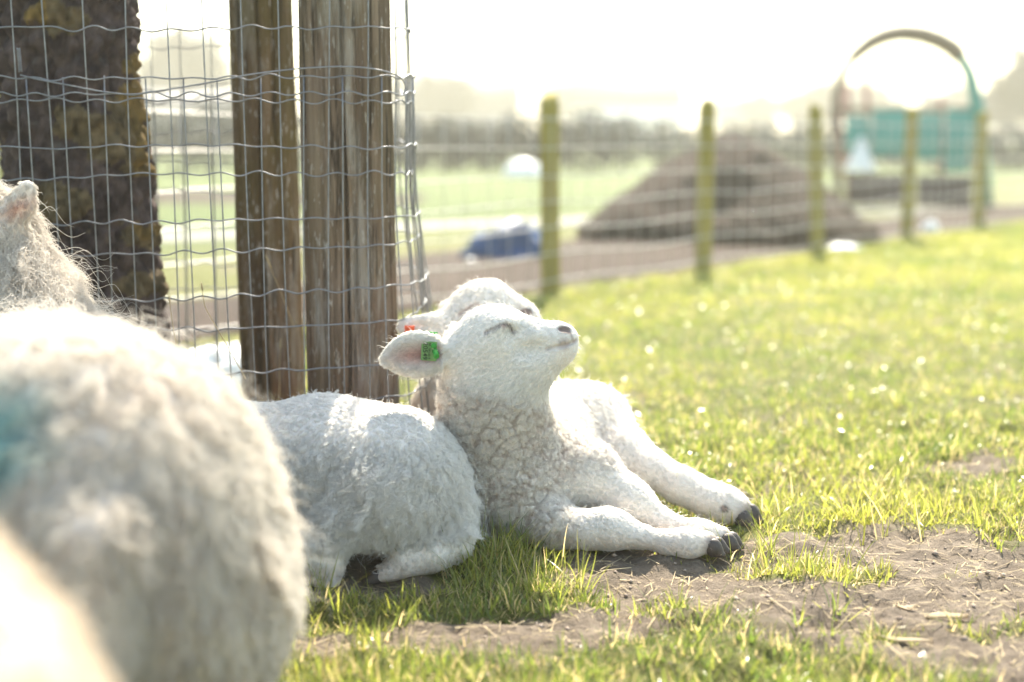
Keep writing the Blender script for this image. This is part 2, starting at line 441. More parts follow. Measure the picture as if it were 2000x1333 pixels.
ys = np.concatenate([-np.geomspace(.4, 60, 12)[::-1], np.arange(-.3, 1.2, .05), np.arange(1.2, 3.6, .0095), np.geomspace(3.62, 15, 90), np.geomspace(15.6, 480, 26)])
X, Y_ = np.meshgrid(xs, ys, indexing='ij'); nxg, nyg = X.shape
x, y = X.ravel(), Y_.ravel()
z = ground_z(x, y)
i = np.arange(nxg - 1)[:, None] * nyg + np.arange(nyg - 1)[None]
Fg = np.stack([i, i + nyg, i + nyg + 1, i + 1], -1).reshape(-1, 4)
Gd = lawn(x, y)
k = N('meadow_ground')
tu = k.attr('grass')
soilc = k.ramp(k.noise(30, detail=8, rough=.7), [(.25, (.085, .064, .048)), (.5, (.21, .163, .122)), (.78, (.39, .315, .24))])
turf = k.ramp(k.noise(55, detail=6), [(.25, (.055, .062, .014)), (.55, (.15, .155, .035)), (.8, (.27, .25, .07))])
fieldc = k.ramp(k.noise(1.3, detail=6), [(.3, (.060, .095, .018)), (.7, (.105, .135, .030))])
far_ = k.attr('field')
c1 = k.mix(tu.outputs['Fac'], soilc, turf); c2 = k.mix(far_.outputs['Fac'], c1, fieldc)
MAT['ground'] = k.bsdf(c2, 0.85, 0.25, bump=k.noise(120, detail=8, rough=.75), bdist=.016)
ground = obj('ground', np.stack([x, y, z], 1), Fg, MAT['ground']); tag(ground, kind='structure')
a = ground.data.attributes.new('grass', 'FLOAT', 'POINT'); a.data.foreach_set('value', sstep(.55, 1.0, Gd).astype(np.float32))
a = ground.data.attributes.new('field', 'FLOAT', 'POINT'); a.data.foreach_set('value', sstep(2.0, 4.5, fence_side(x, y)).astype(np.float32))

def sheet(name, pts, z, mat, n=24):
    """strip of quads between two polylines [(xa,ya,xb,yb), ...]"""
    V = []; F = []
    for q, (xa, ya, xb, yb) in enumerate(pts):
        V += [(xa, ya, z), (xb, yb, z)]
        if q: F.append([2 * q - 2, 2 * q - 1, 2 * q + 1, 2 * q])
    o = obj(name, V, F, mat, smooth=False); return tag(o, kind='structure')
k = N('dug_soil'); MAT['soil'] = k.bsdf(k.ramp(k.noise(9, detail=8, rough=.7), [(.25, (.022, .014, .011)), (.55, (.054, .036, .027)), (.8, (.11, .078, .060))]), .9, .2, bump=k.noise(25, detail=8), bdist=.03)
k = N('concrete_path'); MAT['path'] = k.bsdf(k.ramp(k.noise(6, detail=8), [(.3, (.16, .16, .13)), (.7, (.26, .25, .21))]), .8, .3, bump=k.noise(60), bdist=.004)
# strip of dug earth just beyond the fence
st = []
for s in np.linspace(-6, 11, 40):
    p = np.array([.18, 6.6]) + fdir * s; w = 1.15 + .25 * math.sin(s * 1.7) + (.9 * math.exp(-((s - 3.2) / 2.4) ** 2))
    q0 = p + fn_out * (.10 + .06 * math.sin(s * 3.1)); q1 = p + fn_out * (.10 + w)
    st.append((*q0, *q1))
V = []; F = []
M_ = 9
for q, (xa, ya, xb, yb) in enumerate(st):
    for m in range(M_):
        t = m / (M_ - 1); V.append((xa + (xb - xa) * t, ya + (yb - ya) * t, 0))
V = np.array(V); tt = np.tile(np.linspace(0, 1, M_), len(st))
V[:, 2] = -.004 + .045 * np.sin(tt * np.pi) * (1 + .8 * fbm(V * 3, 4, 3)) + .02 * fbm(V * 9, 6, 3) * np.sin(tt * np.pi)
F = [[q * M_ + m, (q + 1) * M_ + m, (q + 1) * M_ + m + 1, q * M_ + m + 1] for q in range(len(st) - 1) for m in range(M_ - 1)]
tag(obj('soil_strip', V, np.array(F)[:, ::-1], MAT['soil']), kind='structure')
sheet('path', [(-9, 5.2, -9, 6.5), (-2.6, 9.55, -2.9, 10.25), (-.5, 11.1, -.8, 11.8), (3.2, 13.2, 2.9, 13.9), (20, 20, 19.5, 21.4)], .006, MAT['path'])
sheet('shade_strip', [(-14, 13, -14, 16), (-4.2, 15.2, -4.2, 18.6), (-1.0, 15.2, -1.0, 17.2)], .008, MAT['soil'])  # dark soil sheet laid to stand for a shaded band on the field

# ------------------------------------------------------------------ tree with the guard round it
def bark_tree():
    root = empty('tree', (-.92, 3.02, 0), 'old tree with dark rough bark and ochre lichen inside the wire guard', 'tree')
    cx = lambda z: -0.893 - 0.036 * (z) ; cyf = 3.02
    nz_, na = 260, 220
    zz = np.concatenate([np.linspace(-.05, 1.35, 200), np.linspace(1.37, 4.4, 60)]); aa = np.linspace(0, 2 * np.pi, na, endpoint=False)
    Z, A = np.meshgrid(zz, aa, indexing='ij')
    R = .152 + .018 * np.exp(-Z * 2.2) - .012 * np.clip(Z, 0, 5) + .05 * np.exp(-np.maximum(Z, 0) * 14)
    P = np.stack([np.cos(A).ravel() * .16, np.sin(A).ravel() * .16, Z.ravel()], 1)
    f1, f2 = worley(P * np.array([26, 26, 15]), 8); g1, g2 = worley(P * np.array([60, 60, 45]), 11)
    rough = .014 * sstep(.02, .35, f2 - f1) + .005 * sstep(0, .3, g2 - g1) + .010 * fbm(P * 22, 3, 4) + .012 * fbm(P * 6, 13, 2)
    L = fbm(P * np.array([9, 9, 13]), 40, 3) + .45 * fbm(P * 55, 44, 3)
    spots = [(150, 245, .055), (215, 265, .075), (110, 400, .06), (150, 395, .04), (268, 560, .045), (100, 25, .07), (150, 35, .05), (262, 200, .06), (285, 120, .05), (285, 330, .05), (60, 30, .03), (290, 470, .04)]
    lw = np.zeros(len(P))
    Pw = np.stack([cx(Z).ravel() + np.cos(A).ravel() * .17, cyf + np.sin(A).ravel() * .17, Z.ravel()], 1)
    for (px, py, r) in spots:
        c = W(px, py, 2.88); lw = np.maximum(lw, np.exp(-(((Pw[:, 0] - c[0]) / r) ** 2 + ((Pw[:, 2] - c[2]) / (r * .75)) ** 2)) * (Pw[:, 1] < 3.04))
    lw = np.maximum(lw, .22 * np.exp(-((A.ravel() - 5.9) / .30) ** 2))
    lich = sstep(.36, .44, .85 * lw + .62 * L - .04)
    rough = rough + .006 * lich * (1 + .9 * fbm(P * 90, 50, 2))
    rr = R.ravel() + rough - .012
    V = np.stack([cx(Z).ravel() + np.cos(A).ravel() * rr, cyf + np.sin(A).ravel() * rr, Z.ravel()], 1)
    i = np.arange(nz_ - 1)[:, None] * na; j = np.arange(na)[None]; jn = (j + 1) % na
    F = np.stack([i + j, i + jn, i + na + jn, i + na + j], -1).reshape(-1, 4)
    base = np.array([.040, .027, .029]); hi = np.array([.150, .108, .10])
    w = np.clip(.42 + 1.25 * fbm(P * 42, 60, 4), 0, 1); C = base * (1 - w[:, None]) + hi * w[:, None]
    pal = sstep(.25, .5, fbm(P * 30, 72, 3)); C = mixc(C, pal * .45, (.14, .135, .13))
    lc = np.where((fbm(P * 4, 80, 2) > .12)[:, None], np.array([.27, .175, .06]), np.array([.20, .145, .08]))
    C = C * (1 - lich[:, None]) + lc * (.75 + .5 * vnoise(P * 80, 5)[:, None]) * lich[:, None]
    k = N('bark'); m = k.bsdf(k.attr('col').outputs['Color'], .9, .2, bump=k.noise(110, detail=7, rough=.75), bdist=.010)
    MAT['bark'] = m
    t = obj('trunk', V, F, m, root); col_attr(t.data, np.clip(C, 0.01, 1))
    mb = MB(); r = np.random.default_rng(5)
    def limb(p, d, L, R, lev):
        n = 7; pts = [p]
        for q in range(n): d = nrm(d + r.normal(0, .11, 3) + np.array([0, 0, .03])); pts.append(pts[-1] + d * L / n)
        pts = np.array(pts); mb.add(*tube_geo(pts, np.linspace(R, R * .45, n + 1), 8 if lev < 2 else 4))
        if lev < 4:
            for q in range(4 if lev else 3):
                s = r.integers(3, n + 1); dd = nrm(d + r.normal(0, .65, 3) + np.array([0, 0, .25]))
                limb(pts[s], dd, L * .66, R * .42, lev + 1)
    for q in range(5):
        an = q * 1.26 + .3; limb(np.array([cx(4.2), cyf, 4.0 + .08 * q]), nrm(np.array([math.cos(an), math.sin(an), 1.1])), 2.0, .075, 0)
    c = mb.build('crown', m, root); col_attr(c.data, np.tile([.07, .055, .05], (len(c.data.vertices), 1)))
bark_tree()

# ------------------------------------------------------------------ weathered posts of the tree guard
def wood_mat(name, cols, green, gamt):
    k = N(name)
    base = k.ramp(k.noise(30, (1, 1, .06), 8, .65, .4), [(.28, cols[0]), (.5, cols[1]), (.74, cols[2])])
    pale = k.noise(16, (1, 1, .12), 6, .7); b2 = k.mix(k.ramp(pale, [(.52, (0, 0, 0)), (.62, (.85, .85, .85))]), base, (.42, .37, .32))
    gr = k.noise(7, (1, 1, .5), 4, .6); b3 = k.mix(k.ramp(gr, [(.42, (0, 0, 0)), (.62, (gamt, gamt, gamt))]), b2, green)
    spk = k.noise(120, (1, 1, .22), 3, .6); b4 = k.mix(k.ramp(spk, [(.60, (0, 0, 0)), (.68, (.7, .7, .7))]), b3, (.55, .50, .44)); drk = k.noise(70, (1, 1, .05), 6, .7); b4 = k.mix(k.ramp(drk, [(.36, (.85, .85, .85)), (.46, (0, 0, 0))]), b4, (.028, .02, .016))
    tc = k.n('ShaderNodeTexCoord'); sp = k.n('ShaderNodeSeparateXYZ'); k.l(tc.outputs['Object'], sp.inputs[0])
    low = k.ramp(sp.outputs['Z'], [(.12, (.75, .75, .75)), (.62, (0, 0, 0))]); nzr = k.ramp(k.noise(9, (1, 1, .35), 5, .65), [(.42, (0, 0, 0)), (.58, (1, 1, 1))])
    b4 = k.mix(k.mix(1.0, low, nzr, 'MULTIPLY'), b4, (.21, .105, .065))
    return k.bsdf(b4, .85, .2, bump=k.noise(55, (1, 1, .06), 8, .75), bdist=.018)
def guard_post(px, py, Y, r, h, label, mat, lean, seed, gouge=()):
    b = W(px, py, Y); root = empty('guard_post', (b[0], Y, 0), label, 'post', 'round posts of the tree guard')
    nz_, na = 240, 180
    zz = np.linspace(-.06, h, nz_); aa = np.linspace(0, 2 * np.pi, na, endpoint=False); Z, A = np.meshgrid(zz, aa, indexing='ij')
    P = np.stack([np.cos(A).ravel(), np.sin(A).ravel(), Z.ravel()], 1)
    rough = .010 * fbm(P * np.array([2, 2, 1.2]), seed, 3) + .0045 * fbm(P * np.array([9, 9, 2.2]), seed + 5, 4) + .002 * fbm(P * np.array([40, 40, 5]), seed + 9, 3)
    for q in range(7):                                     # drying cracks running up the grain
        a0 = rng.random() * 6.283 if q > 1 else (4.74 if q == 0 else 5.3); wob = .10 * fbm(np.stack([Z.ravel() * 2.2, Z.ravel() * 0 + q, Z.ravel() * 0], 1), seed + 20 + q, 2)
        dd = np.abs((A.ravel() - a0 - wob + np.pi) % (2 * np.pi) - np.pi) * r
        z0 = rng.random() * h if q > 0 else .6; zl = .2 + rng.random() * .4 if q > 0 else 2
        rough -= (.016 if q == 0 else .008) * np.exp(-(dd / (.0028 if q == 0 else .002)) ** 2) * np.exp(-((Z.ravel() - z0) / zl) ** 4)
    for (ga, gz, sa, sz, dp) in gouge:
        rough -= dp * np.exp(-(((A.ravel() - ga) * r / sa) ** 2 + ((Z.ravel() - gz) / sz) ** 2) ** 2) * (1 + .5 * fbm(P * np.array([14, 14, 6]), seed + 33, 3))
    rr = r * (1.03 - .035 * Z.ravel()) + rough
    rr = rr * np.where(Z.ravel() > h - .012, .93, 1)
    V = np.stack([np.cos(A).ravel() * rr + lean * Z.ravel(), np.sin(A).ravel() * rr, Z.ravel()], 1)
    i = np.arange(nz_ - 1)[:, None] * na; j = np.arange(na)[None]; jn = (j + 1) % na
    F = np.stack([i + j, i + jn, i + na + jn, i + na + j], -1).reshape(-1, 4)
    V = np.concatenate([V, [[lean * h, 0, h - .002]]]); c = len(V) - 1
    obj('shaft', V, F, mat, root, loc=(0, 0, 0))
    top = [[(nz_ - 1) * na + q, (nz_ - 1) * na + q + 1, (nz_ - 1) * na + (q + 2) % na, c] for q in range(0, na, 2)]
    obj('sawn_top', V, np.array(top), MAT['endgrain'], root, loc=(0, 0, 0.001))
    return root
MAT['endgrain'] = plain('end_grain', (.28, .22, .15), .9)
MAT['post_a'] = wood_mat('weathered_wood', [(.045, .030, .022), (.23, .160, .112), (.43, .32, .235)], (.15, .12, .05), .42)
MAT['post_b'] = wood_mat('mossy_wood', [(.045, .028, .018), (.18, .118, .07), (.33, .22, .13)], (.14, .105, .028), .7)
guard_post(694, 900, 2.87, .087, 1.32, 'grey weathered round post with a long split, behind the lamb with the green tag', MAT['post_a'], -.006, 3,
           gouge=[(5.05, .30, .03, .07, .010), (4.95, .52, .022, .12, .007), (5.35, .15, .02, .09, .009)])
guard_post(540, 900, 3.20, .068, 1.36, 'green stained brown round post standing further inside the tree guard', MAT['post_b'], -.012, 17)

# ------------------------------------------------------------------ wire netting round the guard
def loop_path():
    """plan of the netting: along the front, round the post, back along the right side and behind"""
    pts = [(-1.75, 3.4), (-1.72, 3.05), (-1.55, 2.80), (-1.2, 2.745), (-.9, 2.735), (-.6, 2.73), (-.42, 2.735), (-.31, 2.755), (-.245, 2.785), (-.212, 2.84), (-.207, 2.92), (-.214, 3.05), (-.228, 3.2), (-.275, 3.32), (-.38, 3.38), (-.6, 3.42), (-.9, 3.45), (-1.3, 3.5), (-1.6, 3.5), (-1.75, 3.4)]
    P = np.array(pts); 
    # smooth by resampling
    d = np.r_[0, np.cumsum(np.linalg.norm(np.diff(P, axis=0), axis=1))]
    s = np.linspace(0, d[-1], 900); Q = np.stack([np.interp(s, d, P[:, q]) for q in (0, 1)], 1)
    kern = np.hanning(31); kern /= kern.sum()
    Qp = np.concatenate([Q[-16:-1], Q, Q[1:16]]); Q = np.stack([np.convolve(Qp[:, q], kern, 'valid') for q in (0, 1)], 1)
    d = np.r_[0, np.cumsum(np.linalg.norm(np.diff(Q, axis=0), axis=1))]
    return Q, d
LQ, LD = loop_path()
def on_loop(s, off=0.0):
    s = np.asarray(s) % LD[-1]
    p = np.stack([np.interp(s, LD, LQ[:, 0]), np.interp(s, LD, LQ[:, 1])], -1)
    e = 1e-3; s2 = (s + e) % LD[-1]; q = np.stack([np.interp(s2, LD, LQ[:, 0]), np.interp(s2, LD, LQ[:, 1])], -1)
    t = nrm(q - p); return p + off * np.stack([t[..., 1], -t[..., 0]], -1)      # positive off = outwards
def front_s(px, Y=2.735):
    x = (px - 1000) / FPX * Y / CT * 1.0
    m = (LQ[:, 1] < 2.80) & (LQ[:, 0] < -.2); i = np.argmin(np.where(m, abs(LQ[:, 0] - x), 9)); return LD[i]
def netting(label, rows_z, top, s0, spacing, off, tilt, seed, bulge):
    root = empty('wire_netting', (-.6, 2.735, 0), label, 'wire netting')
    r = np.random.default_rng(seed); Lt = LD[-1]
    nv = int(Lt / spacing); sp = Lt / nv
    sref = front_s(480)
    def zt(s, z):           # rows climb a little to the right along the front, wander elsewhere
        d = (s - sref + Lt / 2) % Lt - Lt / 2; return z + tilt * np.clip(d, -1.0, .42) + .006 * np.sin(s * 4 + seed + z * 9) * (1 + bulge * 2.2 * sstep(.6, 1.6, np.abs(d)))
    def flare(s, z):        # the free lower edge splays out on the right side
        return off + .085 * np.maximum(0, .60 - z) * np.exp(-((s - sref - .62) / .35) ** 2) * 1.6 + .004 * np.sin(s * 9 + z * 7 + seed)
    for z in rows_z:
        n = nv * 8; s = np.arange(n + 1) / n * Lt; ph = (s - s0) / sp
        tri = np.abs(((ph) % 1) - .5) * 2                      # crimp: peak half way, knee near each upright
        wv = .0075 * (np.sin(2 * np.pi * ph / 2 + z) ** 2 - .5) + .003 * (tri - .5)
        wv = wv * (.75 + .75 * vnoise(np.stack([s * 7, s * 0 + z * 31, s * 0], 1), seed)) + .0035 * vnoise(np.stack([s * 16, s * 0 + z * 17, s * 0 + 3], 1), seed + 3)
        p = on_loop(s, 0); zz = zt(s, z) + wv
        pts = np.concatenate([on_loop(s, 0) , zz[:, None]], 1)
        o2 = flare(s, zz); pts[:, :2] = np.stack([on_loop(s[q], o2[q]) for q in range(len(s))])
        V, F = tube_geo(pts, .0016, 6, caps=False)
        obj('horizontal_wire', V, F, MAT['wire'], root)
    for q in range(nv):
        s = s0 + q * sp; zz = np.linspace(.0, top, 14); lean = r.normal(0, .004)
        f = flare(np.full(14, s), zz)
        pts = np.array([[*on_loop(s + lean * z + .006 * math.sin(3 * z + q), f[m] - .0032), z] for m, z in enumerate(zz)])
        pts[:, 2] = zt(np.full(14, s), zz) if top < .95 else zz
        pts[0, 2] = -.01
        V, F = tube_geo(pts, .0015, 6)
        obj('upright_wire', V, F, MAT['wire'], root)
    return root
zrow = lambda py: W(480, py, 2.735)[2]
netting('tall galvanised wire netting wrapped round the tree guard, reaching above the other', [zrow(v) for v in (-95, 50, 196, 345, 492, 637, 780, 900)], 1.12, front_s(343), .0735, .000, .014, 2, .4)
netting('shorter galvanised wire netting overlapping the tree guard, bent over along its top edge', [zrow(v) for v in (147, 180, 287, 435, 578, 722, 860)], zrow(147), front_s(303), .0728, .008, .020, 9, 2.0)
# loose binding wire tied along the top edge of the shorter netting
def binding():
    root = empty('binding_wire', W(40, 150, 2.71), 'loose smooth binding wire with a twisted end, tied across the netting', 'wire')
    P = [(36, 146), (70, 155), (130, 166), (200, 180), (255, 186), (300, 180), (350, 172), (420, 160), (480, 147), (540, 139), (600, 133), (660, 130), (715, 132), (760, 141), (785, 152), (794, 170), (788, 185)]
    Ys = np.interp([p[0] for p in P], [0, 600, 740, 795], [2.722, 2.715, 2.735, 2.79])
    C = np.array([W(px, py, yy) for (px, py), yy in zip(P, Ys)])
    t = np.linspace(0, len(C) - 1, 90); C = np.stack([np.interp(t, np.arange(len(C)), C[:, q]) for q in range(3)], 1)
    kern = np.hanning(9); kern /= kern.sum(); Cp = np.concatenate([np.repeat(C[:1], 4, 0), C, np.repeat(C[-1:], 4, 0)])
    C = np.stack([np.convolve(Cp[:, q], kern, 'valid') for q in range(3)], 1)
    V, F = tube_geo(C, .0017, 6); obj('strand', V, F, MAT['wire'], root)
    tt = np.linspace(0, 1, 60); a = W(40, 140, 2.718); b = W(36, 95, 2.718)
    for ph in (0, math.pi):
        H = a + (b - a) * tt[:, None] + .0024 * np.stack([np.cos(tt * 38 + ph), np.sin(tt * 38 + ph), 0 * tt], 1)
        V, F = tube_geo(H, .0015, 6); obj('twist', V, F, MAT['wire'], root)
binding()
# dry stems by the netting
MAT['straw'] = plain('dry_straw', (.50, .40, .24), .7, .3, scale=40, trans=.3)
def dry_stem(P, label):
    C = np.array([W(*p) for p in P]); t = np.linspace(0, len(C) - 1, 16); C = np.stack([np.interp(t, np.arange(len(C)), C[:, q]) for q in range(3)], 1)
    root = empty('dry_weed', C[0], label.replace('dry stem', 'dry weed stalk'), 'dry weed', 'dry weeds by the tree guard')
    V, F = tube_geo(C, np.linspace(.0012, .0006, 16), 6); obj('stalk', V, F, MAT['straw'], root)
    V, F = tube_geo(C[-4:] + np.array([0, 0, .004]), np.array([.001, .0022, .0018, .0004]), 6); obj('seed_head', V, F, MAT['straw'], root)
dry_stem([(575, 640, 3.0), (548, 570, 2.98), (518, 500, 2.96)], 'dry stem leaning left across the green stained post')
dry_stem([(545, 800, 2.95), (546, 720, 2.95), (548, 665, 2.95)], 'short upright dry stem at the foot of the green stained post')
dry_stem([(480, 740, 2.68), (400, 600, 2.66), (393, 555, 2.65)], 'thin dry stem rising past the back of the large ewe')
dry_stem([(345, 680, 2.68), (335, 620, 2.68), (330, 580, 2.68)], 'thin dry stem in front of the netting behind the large ewe')

# ================================================================== THE SHEEP
WHITE = np.array([.86, .835, .79]); WARM = np.array([.80, .70, .61]); PINK = np.array([.72, .42, .36]); DARK = np.array([.055, .042, .045])
def hoof_obj(parent, c0, c1, r0, r1, fy=.75):
    """one claw: horn wedge from coronet c0 to tip c1 (world), flattened on the inside, flat sole"""
    c0 = np.asarray(c0); c1 = np.asarray(c1)
    f0 = rc(c0, c1, r0, r1, fy); g = rc(c0 + (c1 - c0) * .35 - np.array([0, 0, r0 * .35]), c1 - np.array([0, 0, r1 * .3]), r0 * .95, r1 * .9, fy)
    zb = min(c0[2] - r0, c1[2] - r1) + r0 * .22
    base = compose([('u', f0, 0), ('u', g, .008)])
    f = lambda P: np.maximum(base(P), zb - P[:, 2])
    lo = np.minimum(c0, c1) - r0 * 1.8; hi = np.maximum(c0, c1) + r0 * 1.8
    V, F, Nn = polygonise(f, lo, hi, max(.0016, r0 / 7)); return obj('hoof', V, F, MAT['hoof'], parent)
def lash_line(name, parent, pts, r, mat):
    C = np.array(pts); t = np.linspace(0, len(C) - 1, 22); C = np.stack([np.interp(t, np.arange(len(C)), C[:, q]) for q in range(3)], 1)
    kern = np.array([.25, .5, .25]); 
    for _ in range(4):
        D = C.copy(); D[1:-1] = .25 * C[:-2] + .5 * C[1:-1] + .25 * C[2:]; C = D
    V, F = tube_geo(C, r * np.sin(np.linspace(.35, np.pi - .35, 22)), 6); return obj(name, V, F, MAT[mat], parent)

# ------------------------------------------------------------------ the lamb with the green ear tag
def lamb_sunning():
    root = empty('lamb', (.02, 2.58, 0), 'white lamb with green ear tag, eyes closed, nose raised to the sun', 'lamb')
    H = 2.47
    ops = []
    # trunk, chest, neck
    ops += [('u', pc((1015, 925, 2.60), (1108, 862, 2.93), 122, 116), 0)]
    ops += [('u', pe((1005, 935, 2.57), (122, 112), .125), .05)]
    ops += [('u', pc((961, 770, 2.50), (982, 880, 2.55), 87, 102, .82), .06)]
    ops += [('u', pc((959, 735, 2.485), (962, 800, 2.50), 80, 88, .78), .05)]
    # head
    ops += [('u', pe((957, 652, H), (62, 54), .050), .03)]
    ops += [('u', pe((955, 692, H + .005), (74, 54), .046), .03)]
    ops += [('u', pc((985, 655, H), (1080, 661, H), 46, 31, .8), .03)]
    ops += [('u', pc((1000, 700, H), (1075, 690, H), 46, 28, .72), .03)]
    ops += [('u', pe((1096, 662, H), (33, 28), .026), .015)]
    ops += [('u', pe((1096, 684, H), (30, 25), .023), .012)]
    ops += [('u', pc((995, 745, 2.485), (1035, 718, H), 58, 36, .7), .04)]
    # brow, cheek and lid
    ops += [('u', pe((983, 634, H - .034), (26, 13), .014), .016)]
    ops += [('u', pe((975, 648, H - .038), (24, 15), .012), .010)]
    ops += [('u', pe((975, 648, H + .038), (24, 15), .012), .010)]
    ops += [('u', pc((950, 672, H - .036), (1040, 664, H - .026), 13, 8, .8), .022), ('s', pe((1016, 652, H - .052), (24, 13), .015), .022), ('s', pe((1045, 684, H - .046), (34, 12), .014), .024)]
    # ears (near one faces the viewer, far one points away behind the head)
    ops += [('u', pc((868, 688, H - .018), (905, 682, H - .012), 19, 27, .8), .03)]
    ear0 = [('u', pe((818, 692, H - .028), (58, 37), .0105), .012), ('u', pc((812, 694, H - .030), (757, 705, H - .038), 30, 5, .28), .02)]
    ops += ear0
    ops += [('s', pe((812, 694, H - .047), (50, 25), .0150), .007), ('s', pc((842, 692, H - .042), (868, 694, H - .036), 13, 7, .6), .006)]
    e0 = W(905, 670, H + .03); e1 = e0 + np.array([-.03, .085, .0]); ops += [('u', rc(e0, e1, .022, .010), .02), ('u', ell(e0 + (e1 - e0) * .6, (.012, .05, .030)), .01)]
    # near foreleg
    ops += chain([(1040, 1000, 2.50, 62), (1085, 1026, 2.455, 42), (1150, 1036, 2.435, 34), (1184, 1032, 2.427, 36), (1206, 1036, 2.423, 31), (1250, 1048, 2.415, 18), (1305, 1060, 2.405, 19.5), (1342, 1063, 2.40, 27), (1378, 1060, 2.398, 21)], .022)
    # other foreleg
    ops += chain([(1085, 905, 2.60, 80), (1150, 930, 2.56, 60), (1215, 967, 2.53, 38), (1240, 986, 2.515, 36), (1300, 1024, 2.49, 21), (1370, 1043, 2.46, 22), (1410, 1048, 2.45, 19)], .025)
    # hind leg stretched out
    ops += [('u', pe((1150, 845, 2.84), (82, 95), .07), .05)]
    ops += chain([(1160, 845, 2.83, 74), (1222, 893, 2.75, 50), (1275, 918, 2.70, 33), (1325, 946, 2.665, 29), (1345, 955, 2.655, 26), (1385, 976, 2.635, 29), (1420, 989, 2.62, 31), (1440, 997, 2.612, 25)], .03)
    # folded hind leg on the far side and the tail
    ops += [('u', rc((.05, 3.02, .06), (.12, 3.10, .05), .06, .05), .05), ('u', rc((.10, 3.05, .10), (.09, 3.12, .04), .03, .02), .02)]
    base = compose(ops)
    # carved features
    eyeL = [(947, 650), (956, 645), (968, 639), (980, 633), (989, 632), (997, 638), (1003, 648)]
    E3 = [ray_hit(base, *p) for p in eyeL]
    for a, b in zip(E3[:-1], E3[1:]): ops.append(('s', rc(a, b, .0016, .0016), .003))
    mouth = [(1068, 682), (1085, 679), (1103, 675), (1118, 670), (1130, 664)]
    M3 = [ray_hit(base, *p) for p in mouth[:-1]]; M3.append(W(1130, 664, H - .008))
    for a, b in zip(M3[:-1], M3[1:]): ops.append(('s', rc(a, b, .0014, .0036), .004))
    for sgn in (-1,):
        n3 = ray_hit(base, 1106, 644); ops.append(('s', rc(n3 + np.array([-.008, .0, .0015]), n3 + np.array([.009, .002, -.0015]), .0050, .0042), .004))
    f = compose(ops)
    V, F, Nn = polygonise(f, (-.30, 2.33, -.02), (.46, 3.22, .45), .0030)
    # zones
    headc = W(1000, 670, H); poll = W(900, 690, H)
    sx = V[:, 0]; sz = V[:, 2]
    u = 1000 + FPX * V[:, 0] / (V[:, 1] * CT + (HC - V[:, 2]) * ST)
    v = 666.5 - FPX * ((V[:, 2] - HC) * CT + V[:, 1] * ST) / (V[:, 1] * CT + (HC - V[:, 2]) * ST)
    neckz = W(957, 765, 2.5)[2]
    hw = sstep(neckz - .03, neckz + .03, sz + .25 * (sx + .04)) * (V[:, 1] < 2.66)            # head weight
    ear = ((V[:, 0] < W(868, 690, H)[0]) & (V[:, 2] > W(800, 740, H)[2]) & (V[:, 1] < 2.475)).astype(float)
    legs = np.maximum.reduce([near(V, W(1300, 1050, 2.41), .10, .16) * (V[:, 1] < 2.56), sstep(.075, .13, sx) * sstep(.17, .10, sz)])
    wool = np.clip(1 - hw - legs, 0, 1) * sstep(.30, .20, np.abs(sx + .02))
    # wool cells with cracks between them on neck, chest and flank
    fold = fbm(V * np.array([10, 10, 10]), 77, 3)
    q1, q2 = worley(V * 74 + 1.4 * fold[:, None], 31); r1, r2 = worley(V * np.array([30, 30, 55]), 37)
    neckw = wool * sstep(2.80, 2.62, V[:, 1])
    cell = sstep(.0, .20, q2 - q1); fo = sstep(0, .13, r2 - r1)
    V = V + Nn * ((cell - .6) * .0036 * neckw * (.45 + .55 * sstep(.26, .16, V[:, 2])) * (.7 + .6 * fbm(V * 16, 91, 2)) + (fo - .7) * .0048 * neckw)[:, None]
    # lumpy coat elsewhere
    V = V + Nn * (.0025 * fbm(V * 40, 3, 3) * np.clip(1 - hw, 0, 1))[:, None]
    N2 = mesh_normals(V, F); N2 = N2 * np.sign((N2 * Nn).sum(1).mean())
    C = np.tile(WHITE, (len(V), 1))
    C = mixc(C, neckw * .22, WARM)
    C = mixc(C, neckw * (1 - cell) * .60 * sstep(-.25, .2, fbm(V * 22, 95, 2)), (.46, .33, .27))  # cracks and folds darkened: brown stain plus occlusion shade painted into the colour
    C = mixc(C, neckw * (1 - fo) * .65, (.46, .34, .28))
    earc = W(815, 694, H - .03)
    inner = ear * np.exp(-(((u - 820) / 44) ** 2 + ((v - 694 + .10 * (u - 820)) / 13) ** 2) ** 1.0) * (Nn[:, 1] < .2)
    C = mixc(C, inner * .8, PINK); C = mixc(C, ear * (Nn[:, 1] < .1) * np.exp(-(((u - 815) / 50) ** 2 + ((v - 695) / 28) ** 2) ** 2) * .22, PINK)
    C = mixc(C, ear * np.exp(-((u - 855) / 22) ** 2 - ((v - 694) / 7) ** 2) * (Nn[:, 1] < .2) * .8, (.16, .09, .09))
    eyed = path_dist(V, np.array(E3)); C = mixc(C, sstep(.0038, .0010, eyed) * .75, (.26, .20, .19))
    C = mixc(C, near(V, ray_hit(base, 985, 637), .002, .006) * .6, (.42, .24, .22))
    md = path_dist(V, np.array(M3)); C = mixc(C, sstep(.0055, .0012, md) * (.55 + .4 * sstep(1085, 1120, u)), (.13, .095, .10))
    C = mixc(C, near(V, M3[2] + np.array([0, 0, .003]), .006, .016) * .5, (.33, .25, .25)); C = mixc(C, sstep(.0045, .001, path_dist(V, np.array([n3 + np.array([.006, 0, -.004]), M3[3] + np.array([.002, 0, .002])]))) * .6, (.16, .12, .12))
    nd = np.minimum(np.linalg.norm((V - n3) / np.array([1.9, 1, 1]), axis=1), np.linalg.norm((V - n3 - np.array([0, .04, 0])) / np.array([1.9, 1.2, 1]), axis=1))
    C = mixc(C, sstep(.0100, .0066, nd), (.022, .016, .018))
